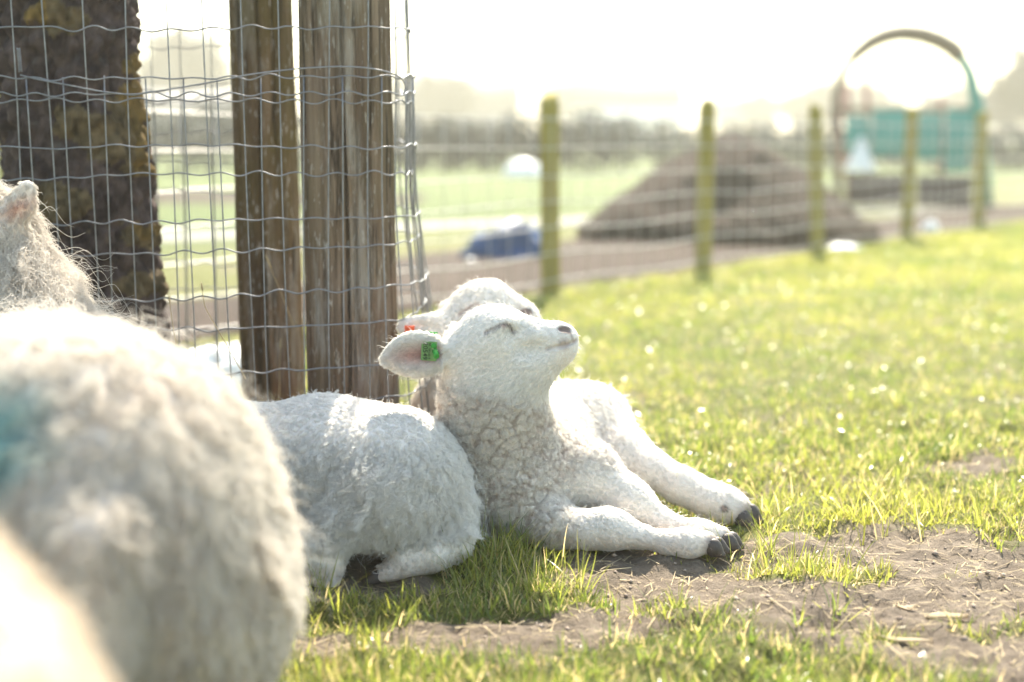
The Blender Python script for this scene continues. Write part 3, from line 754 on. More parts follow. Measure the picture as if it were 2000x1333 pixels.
    spot = ray_hit(base, 1413, 994); C = mixc(C, near(V, spot, .004, .010) * .9, (.08, .05, .05))
    hoofd = np.minimum.reduce([np.linalg.norm(V - W(1404, 1070, 2.385), axis=1), np.linalg.norm(V - W(1436, 1062, 2.43), axis=1), np.linalg.norm(V - W(1458, 1008, 2.60), axis=1)])
    C = mixc(C, sstep(.038, .014, hoofd) * .75, (.30, .22, .20))
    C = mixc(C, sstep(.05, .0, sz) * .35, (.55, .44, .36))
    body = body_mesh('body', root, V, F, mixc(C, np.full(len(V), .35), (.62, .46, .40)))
    # coat
    skip = np.maximum.reduce([sstep(.0050, .0022, md), sstep(.0092, .0066, nd), sstep(.0030, .0012, eyed), sstep(.012, .008, hoofd)])
    L = .0095 * np.ones(len(V)); L = np.where(hw > .5, .0040 + .004 * sstep(W(0, 700, H)[2], W(0, 760, H)[2], sz), L)
    L = L * (1 - .45 * near(V, W(1100, 665, H), .03, .06)); L = np.where(ear > .5, .0075, L); L = L * (1 - .50 * neckw)
    back = sstep(2.62, 2.75, V[:, 1]); L = L - .001 * back + .002 * back * (1 - legs) * sstep(.06, .12, sz); L = L * (1 - .50 * legs)
    comb = np.tile([-.75, -.15, -.35], (len(V), 1))
    comb = comb + hw[:, None] * np.array([-.6, 0, -.35]); comb = np.where(hw[:, None] > .5, comb, np.array([.1, -.2, -1.0]))
    comb = np.where(ear[:, None] > .5, nrm(V - W(868, 690, H)) * 1.0 + np.array([-.2, 0, 0]), comb)
    comb = comb * (1 - legs[:, None]) + legs[:, None] * np.array([.9, -.2, -.35])
    curl = .40 * neckw + .08
    lift = np.where(hw > .5, .30, .55); lift = np.where(neckw > .4, .80, lift); lift = lift * (1 - legs) + .34 * legs
    dens = (1 + 1.6 * hw + 1.0 * neckw * (.16 + cell) * (.22 + fo) + .8 * legs + 1.5 * ear) * (1 - skip)
    grow('fleece', root, V, F, N2, 330000, L, comb, C, dens, .00030, lift, .1, curl, 1.6, 4, 22000, .66, .22, 11, cvar=.075, strays=.010, clumpw=(1 - .85 * neckw) * (1 - .28 * hw) * (1 - .35 * legs))
    # a few long whiskers round the chin
    wm = near(V, W(1112, 690, H), .018, .035)
    grow('whiskers', root, V, F, N2, 70, np.full(len(V), .018), np.tile([1.0, -.2, -.6], (len(V), 1)), np.tile([.8, .78, .75], (len(V), 1)), wm + 1e-6, .00014, .6, .1, 0, 1, 4, 0, 0, .4, 12)
    # lashes
    off = np.array([0, -.0012, -.0006])
    lm = sstep(.0040, .0022, eyed) * (sz > W(0, 648, H)[2] - .003)
    grow('eyelashes', root, V, F, N2, 120, np.full(len(V), .007), np.tile([.3, -.3, -.9], (len(V), 1)), np.tile([.12, .09, .08], (len(V), 1)), lm + 1e-7, .00016, .6, .2, 0, 1, 4, 0, 0, .3, 13)
    # hooves: two claws to each foot
    for c0, c1, Yh, r0, r1 in (((1393, 1067), (1408, 1084), 2.386, 16, 7), ((1401, 1063), (1418, 1077), 2.408, 15, 7), ((1422, 1057), (1439, 1073), 2.436, 16, 7), ((1429, 1053), (1445, 1068), 2.458, 15, 7),
                               ((1450, 1011), (1462, 1026), 2.592, 17, 10), ((1465, 1001), (1481, 1018), 2.612, 18, 9)):
        hoof_obj(root, W(*c0, Yh), W(*c1, Yh - .004), r0 * S(Yh), r1 * S(Yh))
    # ear tag
    p = ray_hit(f, 838, 688); Yt = p[1] - .0075; s = S(Yt)
    tagroot = empty('ear_tag'); tagroot.parent = root; tagroot.location = Vector(W(838, 686, Yt)) - root.location; tagroot['label'] = 'green plastic ear tag numbered 20549'
    from mathutils import Matrix
    Mt = Matrix.Rotation(math.radians(3), 4, 'Y') @ Matrix.Rotation(math.radians(-8), 4, 'Z')
    box_obj('plate', (31 * s, .0016, 38 * s), MAT['tag_plate'], None, .0006, Mt).parent = tagroot
    ct = lambda name, P, R: add_obj(name, make_mesh(name, *tube_geo(P, R, 20)), MAT['tag'], tagroot, (0, 0, 0))
    ct('stud', np.array([(.0085, -.0005, .0090), (.0085, -.003, .0090), (.0088, -.0045, .0088), (.0090, -.005, .0088)]), [.0052, .0050, .0044, .001])
    ct('pin', np.array([(.0105, -.004, .001), (.0125, -.012, -.003), (.0135, -.019, -.0065), (.0136, -.0192, -.0066)]), [.0048, .0048, .0052, .0036])
    box_obj('back_plate', (30 * s, .0014, 40 * s), MAT['tag'], None, .0006, Matrix.Translation((.0, .024, .013)) @ Mt).parent = tagroot
    def lettering(t, size, x, z, w):
        cu = bpy.data.curves.new('lettering', 'FONT'); cu.body = t; cu.size = size; cu.align_x = 'CENTER'; cu.align_y = 'CENTER'; cu.extrude = .0001; cu.offset = size * .018
        o = bpy.data.objects.new('lettering', cu); sc.collection.objects.link(o)
        me = bpy.data.meshes.new_from_object(o.evaluated_get(bpy.context.evaluated_depsgraph_get())); bpy.data.objects.remove(o)
        wd = max(v.co.x for v in me.vertices) - min(v.co.x for v in me.vertices)
        me.transform(Matrix.Scale(w / wd, 4, (1, 0, 0)))
        me.transform(Matrix(((0, 1, 0, 0), (0, 0, -1, 0), (-1, 0, 0, 0), (0, 0, 0, 1))))   # reads downwards, faces the camera side
        me.transform(Matrix.Translation((x, -.0012, z))); me.transform(Mt)
        me.materials.clear(); add_obj('lettering', me, MAT['tag_ink'], tagroot, (0, 0, 0))
    lettering('20549', .0115, -.0068, -.0004, .030)
    lettering('NL 10016319', .0052, .0008, .0, .028)
    return f, root
lambA_f, lambA = lamb_sunning()

# ------------------------------------------------------------------ the lamb curled up in front, seen from behind
def lamb_sleeping():
    root = empty('lamb', (-.3, 2.42, 0), 'white fluffy lamb lying with its rump against the tagged lamb and head hidden', 'lamb')
    Yb = 2.43
    ops = [('u', pc((768, 930, Yb), (640, 922, Yb + .01), 137, 138), 0)]
    ops += [('u', pc((640, 922, Yb + .01), (500, 925, Yb + .01), 138, 128), .05)]
    ops += [('u', pe((783, 965, Yb - .015), (112, 112), .13), .05)]
    # thigh
    ops += [('u', pe((742, 950, Yb - .075), (128, 112), .060), .05)]
    ops += chain([(735, 985, Yb - .10, 92), (665, 1030, Yb - .125, 54), (640, 1085, Yb - .155, 38), (634, 1126, Yb - .160, 36)], .025)
    # hind foot drawn forward along the ground
    ops += chain([(860, 1010, Yb - .06, 62), (882, 1058, Yb - .09, 38), (840, 1078, Yb - .115, 38), (795, 1092, Yb - .125, 32), (755, 1112, Yb - .135, 20), (738, 1124, Yb - .14, 12)], .02)
    ops += [('s', pe((722, 1096, Yb - .165), (42, 26), .055), .02)]
    # shoulder, neck and head turned round (behind the ewe)
    ops += [('u', rc((-.50, 2.44, .15), (-.52, 2.34, .16), .10, .085), .05), ('u', rc((-.52, 2.34, .16), (-.47, 2.22, .14), .075, .06), .04), ('u', ell((-.47, 2.20, .14), (.05, .07, .055)), .03), ('u', rc((-.46, 2.17, .13), (-.43, 2.10, .09), .045, .03), .03),
            ('u', rc((-.45, 2.36, .05), (-.36, 2.26, .04), .05, .035), .03)]
    f = compose(ops)
    V, F, Nn = polygonise(f, (-.68, 2.0, -.02), (-.02, 2.62, .34), .0038)
    V = V + Nn * (.0030 * fbm(V * 30, 3, 3) + .006 * fbm(V * np.array([11, 11, 11]), 8, 2))[:, None]
    N2 = mesh_normals(V, F); N2 = N2 * np.sign((N2 * Nn).sum(1).mean())
    sx, sy, sz = V.T
    shag = sstep(.235, .15, sz) * sstep(2.50, 2.36, sy) * sstep(-.46, -.36, sx) * sstep(.035, .08, sz)
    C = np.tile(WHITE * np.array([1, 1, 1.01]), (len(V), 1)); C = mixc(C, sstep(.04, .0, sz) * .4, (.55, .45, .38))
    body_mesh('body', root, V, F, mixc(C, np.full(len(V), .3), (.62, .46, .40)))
    L = (.007 + .017 * shag) * (1 - .5 * sstep(.07, .03, sz))
    comb = np.tile([-.15, -.2, -1.0], (len(V), 1)) + shag[:, None] * np.stack([.9 * fbm(V * 14, 5, 2) - .1, 0 * sx, -.3 + 0 * sx], 1)
    lift = .70 - .32 * shag
    grow('fleece', root, V, F, N2, 230000, L, comb, C, 1 + .8 * shag, .00030, lift, .2, .10 + .10 * shag, 1.6, 5, 11000, .68, .32, 21, cvar=.09, strays=.012)
    s = S(2.29)
    hoof_obj(root, W(738, 1126, 2.287), W(722, 1136, 2.283), 12 * s, 7 * s); hoof_obj(root, W(744, 1122, 2.305), W(728, 1131, 2.300), 12 * s, 7 * s)
    return root
lambB = lamb_sleeping()

# ------------------------------------------------------------------ the lamb behind, only its head clear
def lamb_behind():
    root = empty('lamb', (-.08, 3.02, 0), 'white lamb with orange ear tag, its head raised behind the tagged lamb', 'lamb')
    H = 2.86
    ops = [('u', pc((915, 868, 3.02), (905, 850, 3.24), 112, 104), 0), ('u', pc((900, 800, 2.98), (925, 700, 2.90), 92, 66, .85), .05),
           ('u', pe((940, 612, H), (62, 62), .055), .04), ('u', pc((925, 640, H), (990, 640, H), 56, 40, .8), .03),
           ('u', pc((965, 604, H), (1018, 614, H), 46, 27, .8), .03), ('u', pe((1022, 622, H), (27, 22), .024), .015), ('u', pc((1005, 640, H), (1022, 640, H), 22, 18, .8), .015)]
    ops += [('u', pc((880, 625, H - .02), (852, 630, H - .035), 22, 18, .8), .02), ('u', pe((828, 640, H - .045), (52, 24), .010), .014),
            ('s', pe((824, 641, H - .062), (44, 15), .013), .006)]
    e0 = W(905, 600, H + .04); ops += [('u', rc(e0, e0 + np.array([-.04, .07, -.01]), .02, .012), .02)]
    ops += [('u', rc((-.02, 2.96, .05), (-.02, 2.86, .04), .05, .035), .04), ('u', rc((-.14, 2.94, .05), (-.13, 2.86, .035), .045, .03), .04)]
    base = compose(ops)
    ey = [(898, 615), (912, 604), (928, 594), (941, 600)]; E3 = [ray_hit(base, *p) for p in ey]
    for a, b in zip(E3[:-1], E3[1:]): ops.append(('s', rc(a, b, .0025, .0028), .004))
    n3 = ray_hit(base, 1028, 611)
    f = compose(ops)
    V, F, Nn = polygonise(f, (-.30, 2.72, -.02), (.10, 3.40, .46), .0042)
    V = V + Nn * (.003 * fbm(V * 30, 3, 3))[:, None]
    N2 = mesh_normals(V, F); N2 = N2 * np.sign((N2 * Nn).sum(1).mean())
    C = np.tile(WHITE, (len(V), 1)); body_low = sstep(.25, .15, V[:, 2])
    C = mixc(C, body_low * .4, WARM)
    C = mixc(C, sstep(.0055, .0015, path_dist(V, np.array(E3))) * .7, (.36, .22, .20))
    nd = np.linalg.norm((V - n3) / np.array([1.6, 1.6, 1]), axis=1); C = mixc(C, sstep(.0115, .0075, nd), DARK)
    body_mesh('body', root, V, F, mixc(C, np.full(len(V), .3), (.62, .46, .40)))
    headw = sstep(W(0, 720, 2.9)[2], W(0, 690, 2.9)[2], V[:, 2])
    L = .013 - .0075 * headw
    comb = np.where(headw[:, None] > .5, np.array([-.8, 0, -.5]), np.array([.1, -.1, -1.0]))
    grow('fleece', root, V, F, N2, 90000, L, comb, C, (1 + headw) * (1 - sstep(.011, .008, nd)), .00034, .5, .1, .12, 1.5, 4, 7000, .75, .25, 31, cvar=.08, strays=.015)
    t = empty('ear_tag'); t.parent = root; t.location = Vector(W(800, 646, H - .075)) - root.location; t['label'] = 'orange plastic ear tag'
    from mathutils import Matrix
    box_obj('plate', (.020, .0016, .020), MAT['tag_orange'], None, .0006, Matrix.Identity(4)).parent = t
    add_obj('stud', make_mesh('stud', *tube_geo(np.array([(0, 0, 0), (0, -.004, 0), (0, -.006, 0)]), [.006, .006, .004], 12)), MAT['tag_orange'], t, (0, 0, 0))
    return root
lambC = lamb_behind()

# ------------------------------------------------------------------ the big ewe lying with her rump to the camera
def wool_coat(root, V, F, N2, C, n, L, seed, radius, clump_n, dens=None):
    comb = np.stack([.35 * fbm(V * 8, seed, 2), -.3 + .3 * fbm(V * 8, seed + 3, 2), np.full(len(V), -.75)], 1)
    grow('fleece', root, V, F, N2, n, L, comb, C, dens, radius, .58, .28, .14, 1.5, 5, clump_n, .60, .25, seed, cvar=.13, strays=.012)
def ewe():
    root = empty('ewe', (-.6, 1.95, 0), 'large woolly white ewe with teal spray mark lying beside the sleeping lamb', 'sheep')
    ops = [('u', rc((-.518, 1.64, .262), (-.60, 1.85, .235), .228, .224), 0), ('u', ell((-.512, 1.66, .15), (.235, .23, .17)), .08), ('u', rc((-.60, 1.85, .235), (-.74, 2.18, .215), .225, .200), .06),
           ('u', rc((-.74, 2.18, .215), (-.78, 2.36, .235), .200, .17), .06), ('u', rc((-.80, 2.36, .30), (-.855, 2.42, .42), .125, .088), .06),
           ('u', rc((-.855, 2.42, .42), (-.890, 2.44, .535), .086, .066), .05),
           ('u', rc((-.90, 2.43, .565), (-1.00, 2.40, .55), .066, .052), .03), ('u', rc((-1.00, 2.40, .55), (-1.08, 2.37, .50), .050, .036), .03), ('u', ell((-1.085, 2.365, .495), (.036, .034, .032)), .02),
           ('u', pc((22, 432, 2.41), (42, 398, 2.405), 22, 24, .55), .02), ('u', pc((42, 398, 2.405), (53, 370, 2.402), 22, 17, .5), .01),
           ('s', pc((24, 425, 2.385), (44, 392, 2.380), 11, 12, .6), .008),
           ('u', rc((-.95, 2.50, .58), (-.97, 2.57, .60), .02, .018), .02),
           ('u', rc((-.44, 1.72, .10), (-.40, 1.98, .05), .10, .05), .06), ('u', rc((-.40, 1.98, .05), (-.41, 1.86, .03), .035, .03), .03),
           ('u', rc((-.66, 2.30, .07), (-.60, 2.46, .05), .07, .045), .04), ('u', rc((-.95, 2.28, .07), (-.98, 2.14, .045), .07, .045), .04), ('u', rc((-.44, 1.42, .30), (-.43, 1.37, .16), .04, .03), .05)]
    f = compose(ops)
    V, F, Nn = polygonise(f, (-1.16, 1.28, -.02), (-.18, 2.66, .68), .0085)
    sx, sy, sz = V.T
    hd = np.maximum(near(V, np.array([-1.0, 2.40, .55]), .10, .13), near(V, W(40, 398, 2.40), .048, .060)); bare = np.maximum(hd, sstep(.06, .02, sz))
    lump = fbm(V * 9, 3, 3); g1, g2 = worley(V * 34, 19)
    V = V + Nn * ((.012 * lump + .003 * (.5 - g1)) * (1 - bare))[:, None]
    N2 = mesh_normals(V, F); N2 = N2 * np.sign((N2 * Nn).sum(1).mean())
    C = np.tile(np.array([.70, .65, .585]), (len(V), 1))
    C = mixc(C, sstep(.05, .5, fbm(V * 14, 61, 3)) * .35, (.55, .46, .39))
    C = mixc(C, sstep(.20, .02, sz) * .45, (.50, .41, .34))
    m = ray_hit(f, -12, 850); md = np.linalg.norm((V - m) * np.array([1, .55, 1.1]), axis=1) + .02 * fbm(V * 30, 71, 2)
    C = mixc(C, sstep(.080, .02, md) * .72, (.07, .34, .36))
    ei = np.exp(-(((V - W(36, 406, 2.395)) @ np.array([.86, 0, .5]) ) / .026) ** 2 - (((V - W(36, 406, 2.395)) @ np.array([-.5, 0, .86])) / .012) ** 2) * near(V, W(36, 406, 2.395), .04, .06) * (Nn[:, 1] < 0); C = mixc(C, ei * .85, (.66, .36, .28))
    nape = near(V, np.array([-.80, 2.40, .47]), .07, .16); C = mixc(C, nape * .3, WARM)
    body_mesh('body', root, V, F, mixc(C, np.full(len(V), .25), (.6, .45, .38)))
    L = (.034 + .016 * nape) * (1 - .80 * bare) * (1 - .4 * sstep(.30, .10, sz))
    wool_coat(root, V, F, N2, C, 200000, L, 41, .00044, 9000, 1 + 1.6 * sstep(2.1, 2.35, sy))
    return f
ewe_f = ewe()

# ------------------------------------------------------------------ the sheep right beside the camera
def near_sheep():
    root = empty('ewe', (-.5, .5, 0), 'cream white sheep close by, wholly out of focus, beside the large ewe', 'sheep')
    ops = [('u', rc((-.52, .05, .30), (-.478, .74, .292), .27, .258), 0), ('u', rc((-.52, .0, .33), (-.56, -.22, .52), .17, .12), .08), ('u', rc((-.56, -.24, .58), (-.60, -.40, .53), .085, .05), .05),
           ('u', rc((-.49, -.22, .56), (-.42, -.24, .56), .02, .014), .02), ('u', rc((-.65, -.22, .56), (-.72, -.24, .56), .02, .014), .02),
           ('u', rc((-.30, .55, .09), (-.27, .30, .04), .09, .05), .05), ('u', rc((-.38, -.12, .08), (-.35, -.28, .04), .07, .045), .05)]
    f = compose(ops); V, F, Nn = polygonise(f, (-.90, -.56, -.02), (-.12, 1.10, .72), .013)
    V = V + Nn * (.010 * fbm(V * 9, 5, 3))[:, None]; N2 = mesh_normals(V, F); N2 = N2 * np.sign((N2 * Nn).sum(1).mean())
    C = np.tile(np.array([.60, .51, .41]), (len(V), 1))
    body_mesh('body', root, V, F, C)
    wool_coat(root, V, F, N2, C, 45000, np.full(len(V), .022), 51, .0006, 3500)
near_sheep()

# ================================================================== FENCE AND WHAT LIES BEYOND
k = N('fence_post_wood')
MAT['fpost'] = k.bsdf(k.mix(k.ramp(k.noise(5, (1, 1, .6), 4), [(.40, (0, 0, 0)), (.66, (.8, .8, .8))]),
                            k.ramp(k.noise(40, (1, 1, .08), 7), [(.3, (.20, .155, .04)), (.7, (.42, .34, .10))]), (.26, .23, .04)), .85, .2, bump=k.noise(60, (1, 1, .08), 7), bdist=.004)
def fence():
    root = empty('wire_fence', (*FENCE_P[3], 0), 'sheep netting fence on round wooden posts along the edge of the meadow', 'fence')
    r = np.random.default_rng(4)
    shafts = []
    for q in range(3):                                     # three post shapes, shared by all posts
        nz_, na = 40, 24; zz = np.linspace(-.1, 0.90, nz_); aa = np.linspace(0, 2 * np.pi, na, endpoint=False); Z, A = np.meshgrid(zz, aa, indexing='ij')
        P = np.stack([np.cos(A).ravel(), np.sin(A).ravel(), Z.ravel()], 1)
        rr = .045 + .004 * fbm(P * np.array([1.5, 1.5, 2]), q * 5, 3) - .012 * sstep(.865, .90, Z.ravel())
        V = np.stack([np.cos(A).ravel() * rr, np.sin(A).ravel() * rr, Z.ravel()], 1); V[-na:, 2] += .015 * np.cos(aa + q)
        i = np.arange(nz_ - 1)[:, None] * na; j = np.arange(na)[None]; jn = (j + 1) % na
        F = np.stack([i + j, i + jn, i + na + jn, i + na + j], -1).reshape(-1, 4)
        V = np.concatenate([V, [[0, 0, .90]]]); c = len(V) - 1
        F = np.concatenate([F, [[(nz_ - 1) * na + m, (nz_ - 1) * na + m + 1, (nz_ - 1) * na + (m + 2) % na, c] for m in range(0, na, 2)]])
        me = make_mesh('post', V, F); me.materials.append(MAT['fpost']); shafts.append(me)
    for q, p in enumerate(FENCE_P):
        o = bpy.data.objects.new('post', shafts[q % 3]); sc.collection.objects.link(o); o.parent = root
        o.location = Vector((*p, 0)) - root.location; o.rotation_euler = (r.normal(0, .012), r.normal(0, .018), r.random() * 6)
        if q == 3: o.rotation_euler = (0, -.02, 1)
    p0, p1 = FENCE_P[0], FENCE_P[-1]; L = np.linalg.norm(p1 - p0)
    off = -fn_out * .050
    for m, z in enumerate((.06, .18, .30, .42, .54, .67, .80)):
        s = np.linspace(0, L, 120); P = p0 + off + fdir * s[:, None]; pts = np.concatenate([P, (z + .006 * np.sin(s * 4.5 + m) - .008 * np.abs(np.sin(s * np.pi / 1.4)))[:, None]], 1)
        obj('horizontal_wire', *tube_geo(pts, .0036 if m not in (6,) else .0036, 6, caps=False), MAT['fence_wire'], root)
    zz = np.linspace(.055, .805, 6); V, F = tube_geo(np.stack([0 * zz, 0 * zz, zz], 1), .0018, 6); me = make_mesh('upright_wire', V, F); me.materials.append(MAT['fence_wire'])
    for q in range(int(L / .15)):
        o = bpy.data.objects.new('upright_wire', me); sc.collection.objects.link(o); o.parent = root
        pt = p0 + off * 1.04 + fdir * (q * .15 + .07); o.location = Vector((*pt, 0)) - root.location; o.rotation_euler[1] = r.normal(0, .01)
fence()

def mound():
    c = np.array([1.50, 9.95]); n = 90
    a = np.linspace(-1, 1, n); X, Y = np.meshgrid(a, a, indexing='ij'); R = np.sqrt(X ** 2 + Y ** 2)
    P = np.stack([X.ravel() * 1.08, Y.ravel() * .9, 0 * X.ravel()], 1)
    z = .88 * np.clip(1.03 - np.sqrt((R.ravel() + .10 * fbm(P * 1.6, 2, 3)) ** 2 + .02), 0, 1) + .09 * fbm(P * 5, 6, 4) * (R.ravel() < 1)
    z = np.where(R.ravel() > .97, -.03, z)
    V = P + np.array([c[0], c[1], 0]); V[:, 2] = z
    i = np.arange(n - 1)[:, None] * n + np.arange(n - 1)[None]; F = np.stack([i, i + n, i + n + 1, i + 1], -1).reshape(-1, 4)
    tag(obj('soil_heap', V, F, MAT['soil']), 'tall heap of dark brown soil behind the wire fence', 'soil heap')
mound()
def heap(name, c, rx, ry, h, mat, label, cat, seed, fold=.25, n=40, rot=0):
    """crumpled sheet or sack: pillow shape with folds, closed underneath"""
    th = np.linspace(0, 2 * np.pi, n, endpoint=False); ph = np.linspace(-.35 * np.pi, .5 * np.pi, n // 2)
    T, Pp = np.meshgrid(th, ph, indexing='ij'); D = np.stack([np.cos(T) * np.cos(Pp), np.sin(T) * np.cos(Pp), np.sin(Pp)], -1).reshape(-1, 3)
    r = 1 + fold * fbm(D * 2.2, seed, 3) + fold * .5 * fbm(D * 6, seed + 4, 3)
    V = D * r[:, None] * np.array([rx, ry, h]); V[:, 2] = np.maximum(V[:, 2], -.004)
    cr, sr = math.cos(rot), math.sin(rot); V[:, :2] = V[:, :2] @ np.array([[cr, sr], [-sr, cr]])
    V = V + np.array([*c, .004]); m = n // 2
    F = np.array([[q * m + w, ((q + 1) % n) * m + w, ((q + 1) % n) * m + w + 1, q * m + w + 1] for q in range(n) for w in range(m - 1)])
    return tag(obj(name, V, F, mat), label, cat)
MAT['blue'] = plain('blue_sheet', (.014, .05, .15), .35, .5, scale=8, bump=.01)
MAT['white_plastic'] = plain('white_plastic', (.80, .80, .78), .3, .5, var=.08, scale=5, bump=.01)
b = G(1000, 515); heap('tarpaulin', (b[0], b[1] + .15), .24, .2, .20, MAT['blue'], 'crumpled blue tarpaulin on the soil beyond the fence', 'tarpaulin', 3, .5, rot=.3)
b = G(440, 757); heap('feed_sack', (b[0] - .02, b[1] + .12), .20, .16, .10, MAT['white_plastic'], 'white plastic feed sack lying on the grass behind the tree guard', 'sack', 9, .3)
b = G(1022, 346); heap('wrapped_bale', (b[0], b[1]), .36, .32, .30, MAT['white_plastic'], 'shiny white wrapped bale on the far field before the hedge', 'bale', 12, .06)
b = G(920, 522); heap('plastic_jug', (b[0], b[1]), .035, .03, .05, MAT['white_plastic'], 'small white plastic jug at the foot of the blue tarpaulin', 'jug', 15, .1, 16)
b = G(1655, 492); heap('pale_lump', (b[0], b[1] + .1), .12, .07, .035, MAT['white_plastic'], 'flattened pale paper bag at the foot of the wire fence', 'bag', 17, .3, 20)
b = G(1818, 452); heap('pale_lump', (b[0], b[1]), .07, .06, .07, MAT['white_plastic'], 'round white lump standing for a blurred glint between two far fence posts', 'bag', 18, .3, 20)  # lump added to stand for a bokeh disc of light

# ------------------------------------------------------------------ climbing frame
MAT['teal'] = plain('teal_paint', (.035, .25, .215), .5, .5, var=.12, scale=4)
MAT['brown'] = plain('brown_beam', (.20, .155, .11), .7, .3, scale=9)
MAT['red'] = plain('dull_red_paint', (.30, .09, .08), .5)
MAT['white_paint'] = plain('white_paint', (.75, .75, .73), .4, .5, var=.06)
MAT['dark_board'] = plain('dark_board', (.075, .05, .055), .8)
def play_frame():
    Y = 14.6; ground_py = 265 + 2000 / Y
    root = empty('climbing_frame', (W(1770, 400, Y)[0], Y, 0), 'climbing frame with a brown arch above teal boards beyond the fence', 'climbing frame')
    def part(name, V, F, m): return obj(name, V, F, MAT[m], root)
    ar = [(1664, 116), (1680, 100), (1702, 83), (1730, 70), (1762, 64), (1800, 68), (1835, 80), (1862, 96), (1874, 112)]
    C = np.array([W(px, py, Y) for px, py in ar]); t = np.linspace(0, len(C) - 1, 40); C = np.stack([np.interp(t, np.arange(len(C)), C[:, q]) for q in range(3)], 1)
    V, F = tube_geo(C, np.interp(np.linspace(0, 1, 40), [0, .3, .7, 1], [.06, .085, .095, .095]), 8); part('arch', V, F, 'brown')
    for pts, m, rr, nm in (([(1662, 116), (1645, 145), (1634, 180), (1628, 230), (1632, 320), (1640, 400)], 'brown', .045, 'arch_leg'), ([(1872, 108), (1890, 135), (1902, 175), (1908, 230), (1914, 320), (1922, 402)], 'teal', .06, 'arch_leg'),
                           ([(1880, 116), (1900, 150), (1912, 200), (1920, 260), (1926, 330), (1932, 402)], 'teal', .045, 'arch_leg')):
        C = np.array([W(px, py, Y + (.06 if m == 'white_paint' else 0)) for px, py in pts]); C[-1, 2] = -.03
        V, F = tube_geo(C, rr, 8); part(nm, V, F, m)
    def board(name, x0, x1, y0, y1, dY, m, th=.03):
        a, b2 = W(x0, y1, Y + dY), W(x1, y0, Y + dY); V, F = box_geo(a[0], b2[0], Y + dY, Y + dY + th, max(a[2], .0), b2[2]); o = part(name, V, F, m)
        md = o.modifiers.new('bevel', 'BEVEL'); md.width = .006; md.segments = 2
    board('board', 1650, 1700, 226, 300, -.05, 'teal'); board('board', 1702, 1788, 216, 305, -.08, 'teal'); board('board', 1790, 1842, 222, 312, -.05, 'teal'); board('board', 1844, 1898, 216, 336, -.09, 'teal')
    board('lower_board', 1656, 1775, 340, 400, .1, 'dark_board'); board('lower_board', 1790, 1900, 342, 402, .12, 'dark_board')
    board('rail', 1640, 1905, 208, 219, .02, 'brown', .05)
    for px, top, bt in ((1640, 180, 395), (1655, 165, 400), (1693, 130, 400), (1838, 190, 400), (1905, 200, 400)):
        C = np.array([W(px, top, Y + .15), W(px + 1, (top + bt) / 2, Y + .15), W(px + 2, bt, Y + .15)]); C[-1, 2] = -.03
        V, F = tube_geo(C, .026, 8); part('pole', V, F, 'red')
    c = W(1680, 335, Y - .12); h = W(1680, 268, Y - .12)[2] - c[2]; V, F = tube_geo(np.array([[c[0], c[1], c[2] + h * t] for t in (0, .05, .5, .93, 1)]), np.array([.165, .16, .09, .03, .012]), 16); part('cone_roof', V, F, 'white_paint')
play_frame()

# ------------------------------------------------------------------ far hedges, barn, trees
def leaf_cloud(name, cen, rad, n, size, mat, parent, seed, bark=False):
    """crown of small leaf or twig faces spread through lumpy volumes"""
    r = np.random.default_rng(seed); P = []
    tot = sum(a[0] * a[1] * a[2] for a in rad)
    for c, a in zip(cen, rad):
        m = max(8, int(n * a[0] * a[1] * a[2] / tot)); d = nrm(r.normal(0, 1, (m, 3))) * (r.random((m, 1)) ** .45); P.append(np.asarray(c) + d * np.asarray(a))
    P = np.concatenate(P); m = len(P)
    u = nrm(r.normal(0, 1, (m, 3))); v = nrm(np.cross(u, r.normal(0, 1, (m, 3)))); s = size * (.6 + .8 * r.random((m, 1)))
    V = np.stack([P - u * s, P + v * s * .45, P + u * s, P - v * s * .45], 1).reshape(-1, 3); F = np.arange(4 * m).reshape(-1, 4)
    return obj(name, V, F, mat, parent, smooth=False)
MAT['hedge'] = plain('hedge_leaf', (.022, .034, .036), .7, .3, var=.4, scale=3, trans=.2)
MAT['twig'] = plain('bare_twig', (.085, .085, .09), .85, .2, var=.3, scale=4)
MAT['barn'] = plain('grey_cladding', (.045, .06, .085), .7, .3, var=.12, scale=1)
MAT['roof'] = plain('grey_roof', (.05, .055, .07), .7, .3, var=.15, scale=1)
MAT['glass'] = plain('dark_pane', (.03, .04, .05), .12, .6, var=.1, scale=1)
def hedge(x0, x1, Y, h, label, seed):
    root = empty('hedge', ((x0 + x1) / 2, Y, 0), label, 'hedge', 'clipped hedges along the far field'); r = np.random.default_rng(seed); n = int((x1 - x0) / .7)
    cen = [(x0 + (q + .5) * (x1 - x0) / n, Y + r.normal(0, .1), h * (.45 + .12 * r.random())) for q in range(n)]; rad = [(.6, .55, h * (.5 + .16 * r.random())) for _ in range(n)]
    leaf_cloud('foliage', cen, rad, 2600 + 500 * n // 4, .10, MAT['hedge'], root, seed)
    for q in range(n): obj('stem', *tube_geo(np.array([(cen[q][0], Y, -.05), (cen[q][0] + r.normal(0, .1), Y, h * .8)]), [.04, .02], 6), MAT['twig'], root)
hedge(-15, -3.2, 27.5, 1.25, 'long low hedge across the far field behind the tree guard', 3)
hedge(-3.0, 2.6, 29.5, 1.05, 'dark low hedge behind the shiny white bale', 5)
hedge(2.9, 14, 31, .95, 'low hedge running behind the soil heap and the climbing frame', 7)
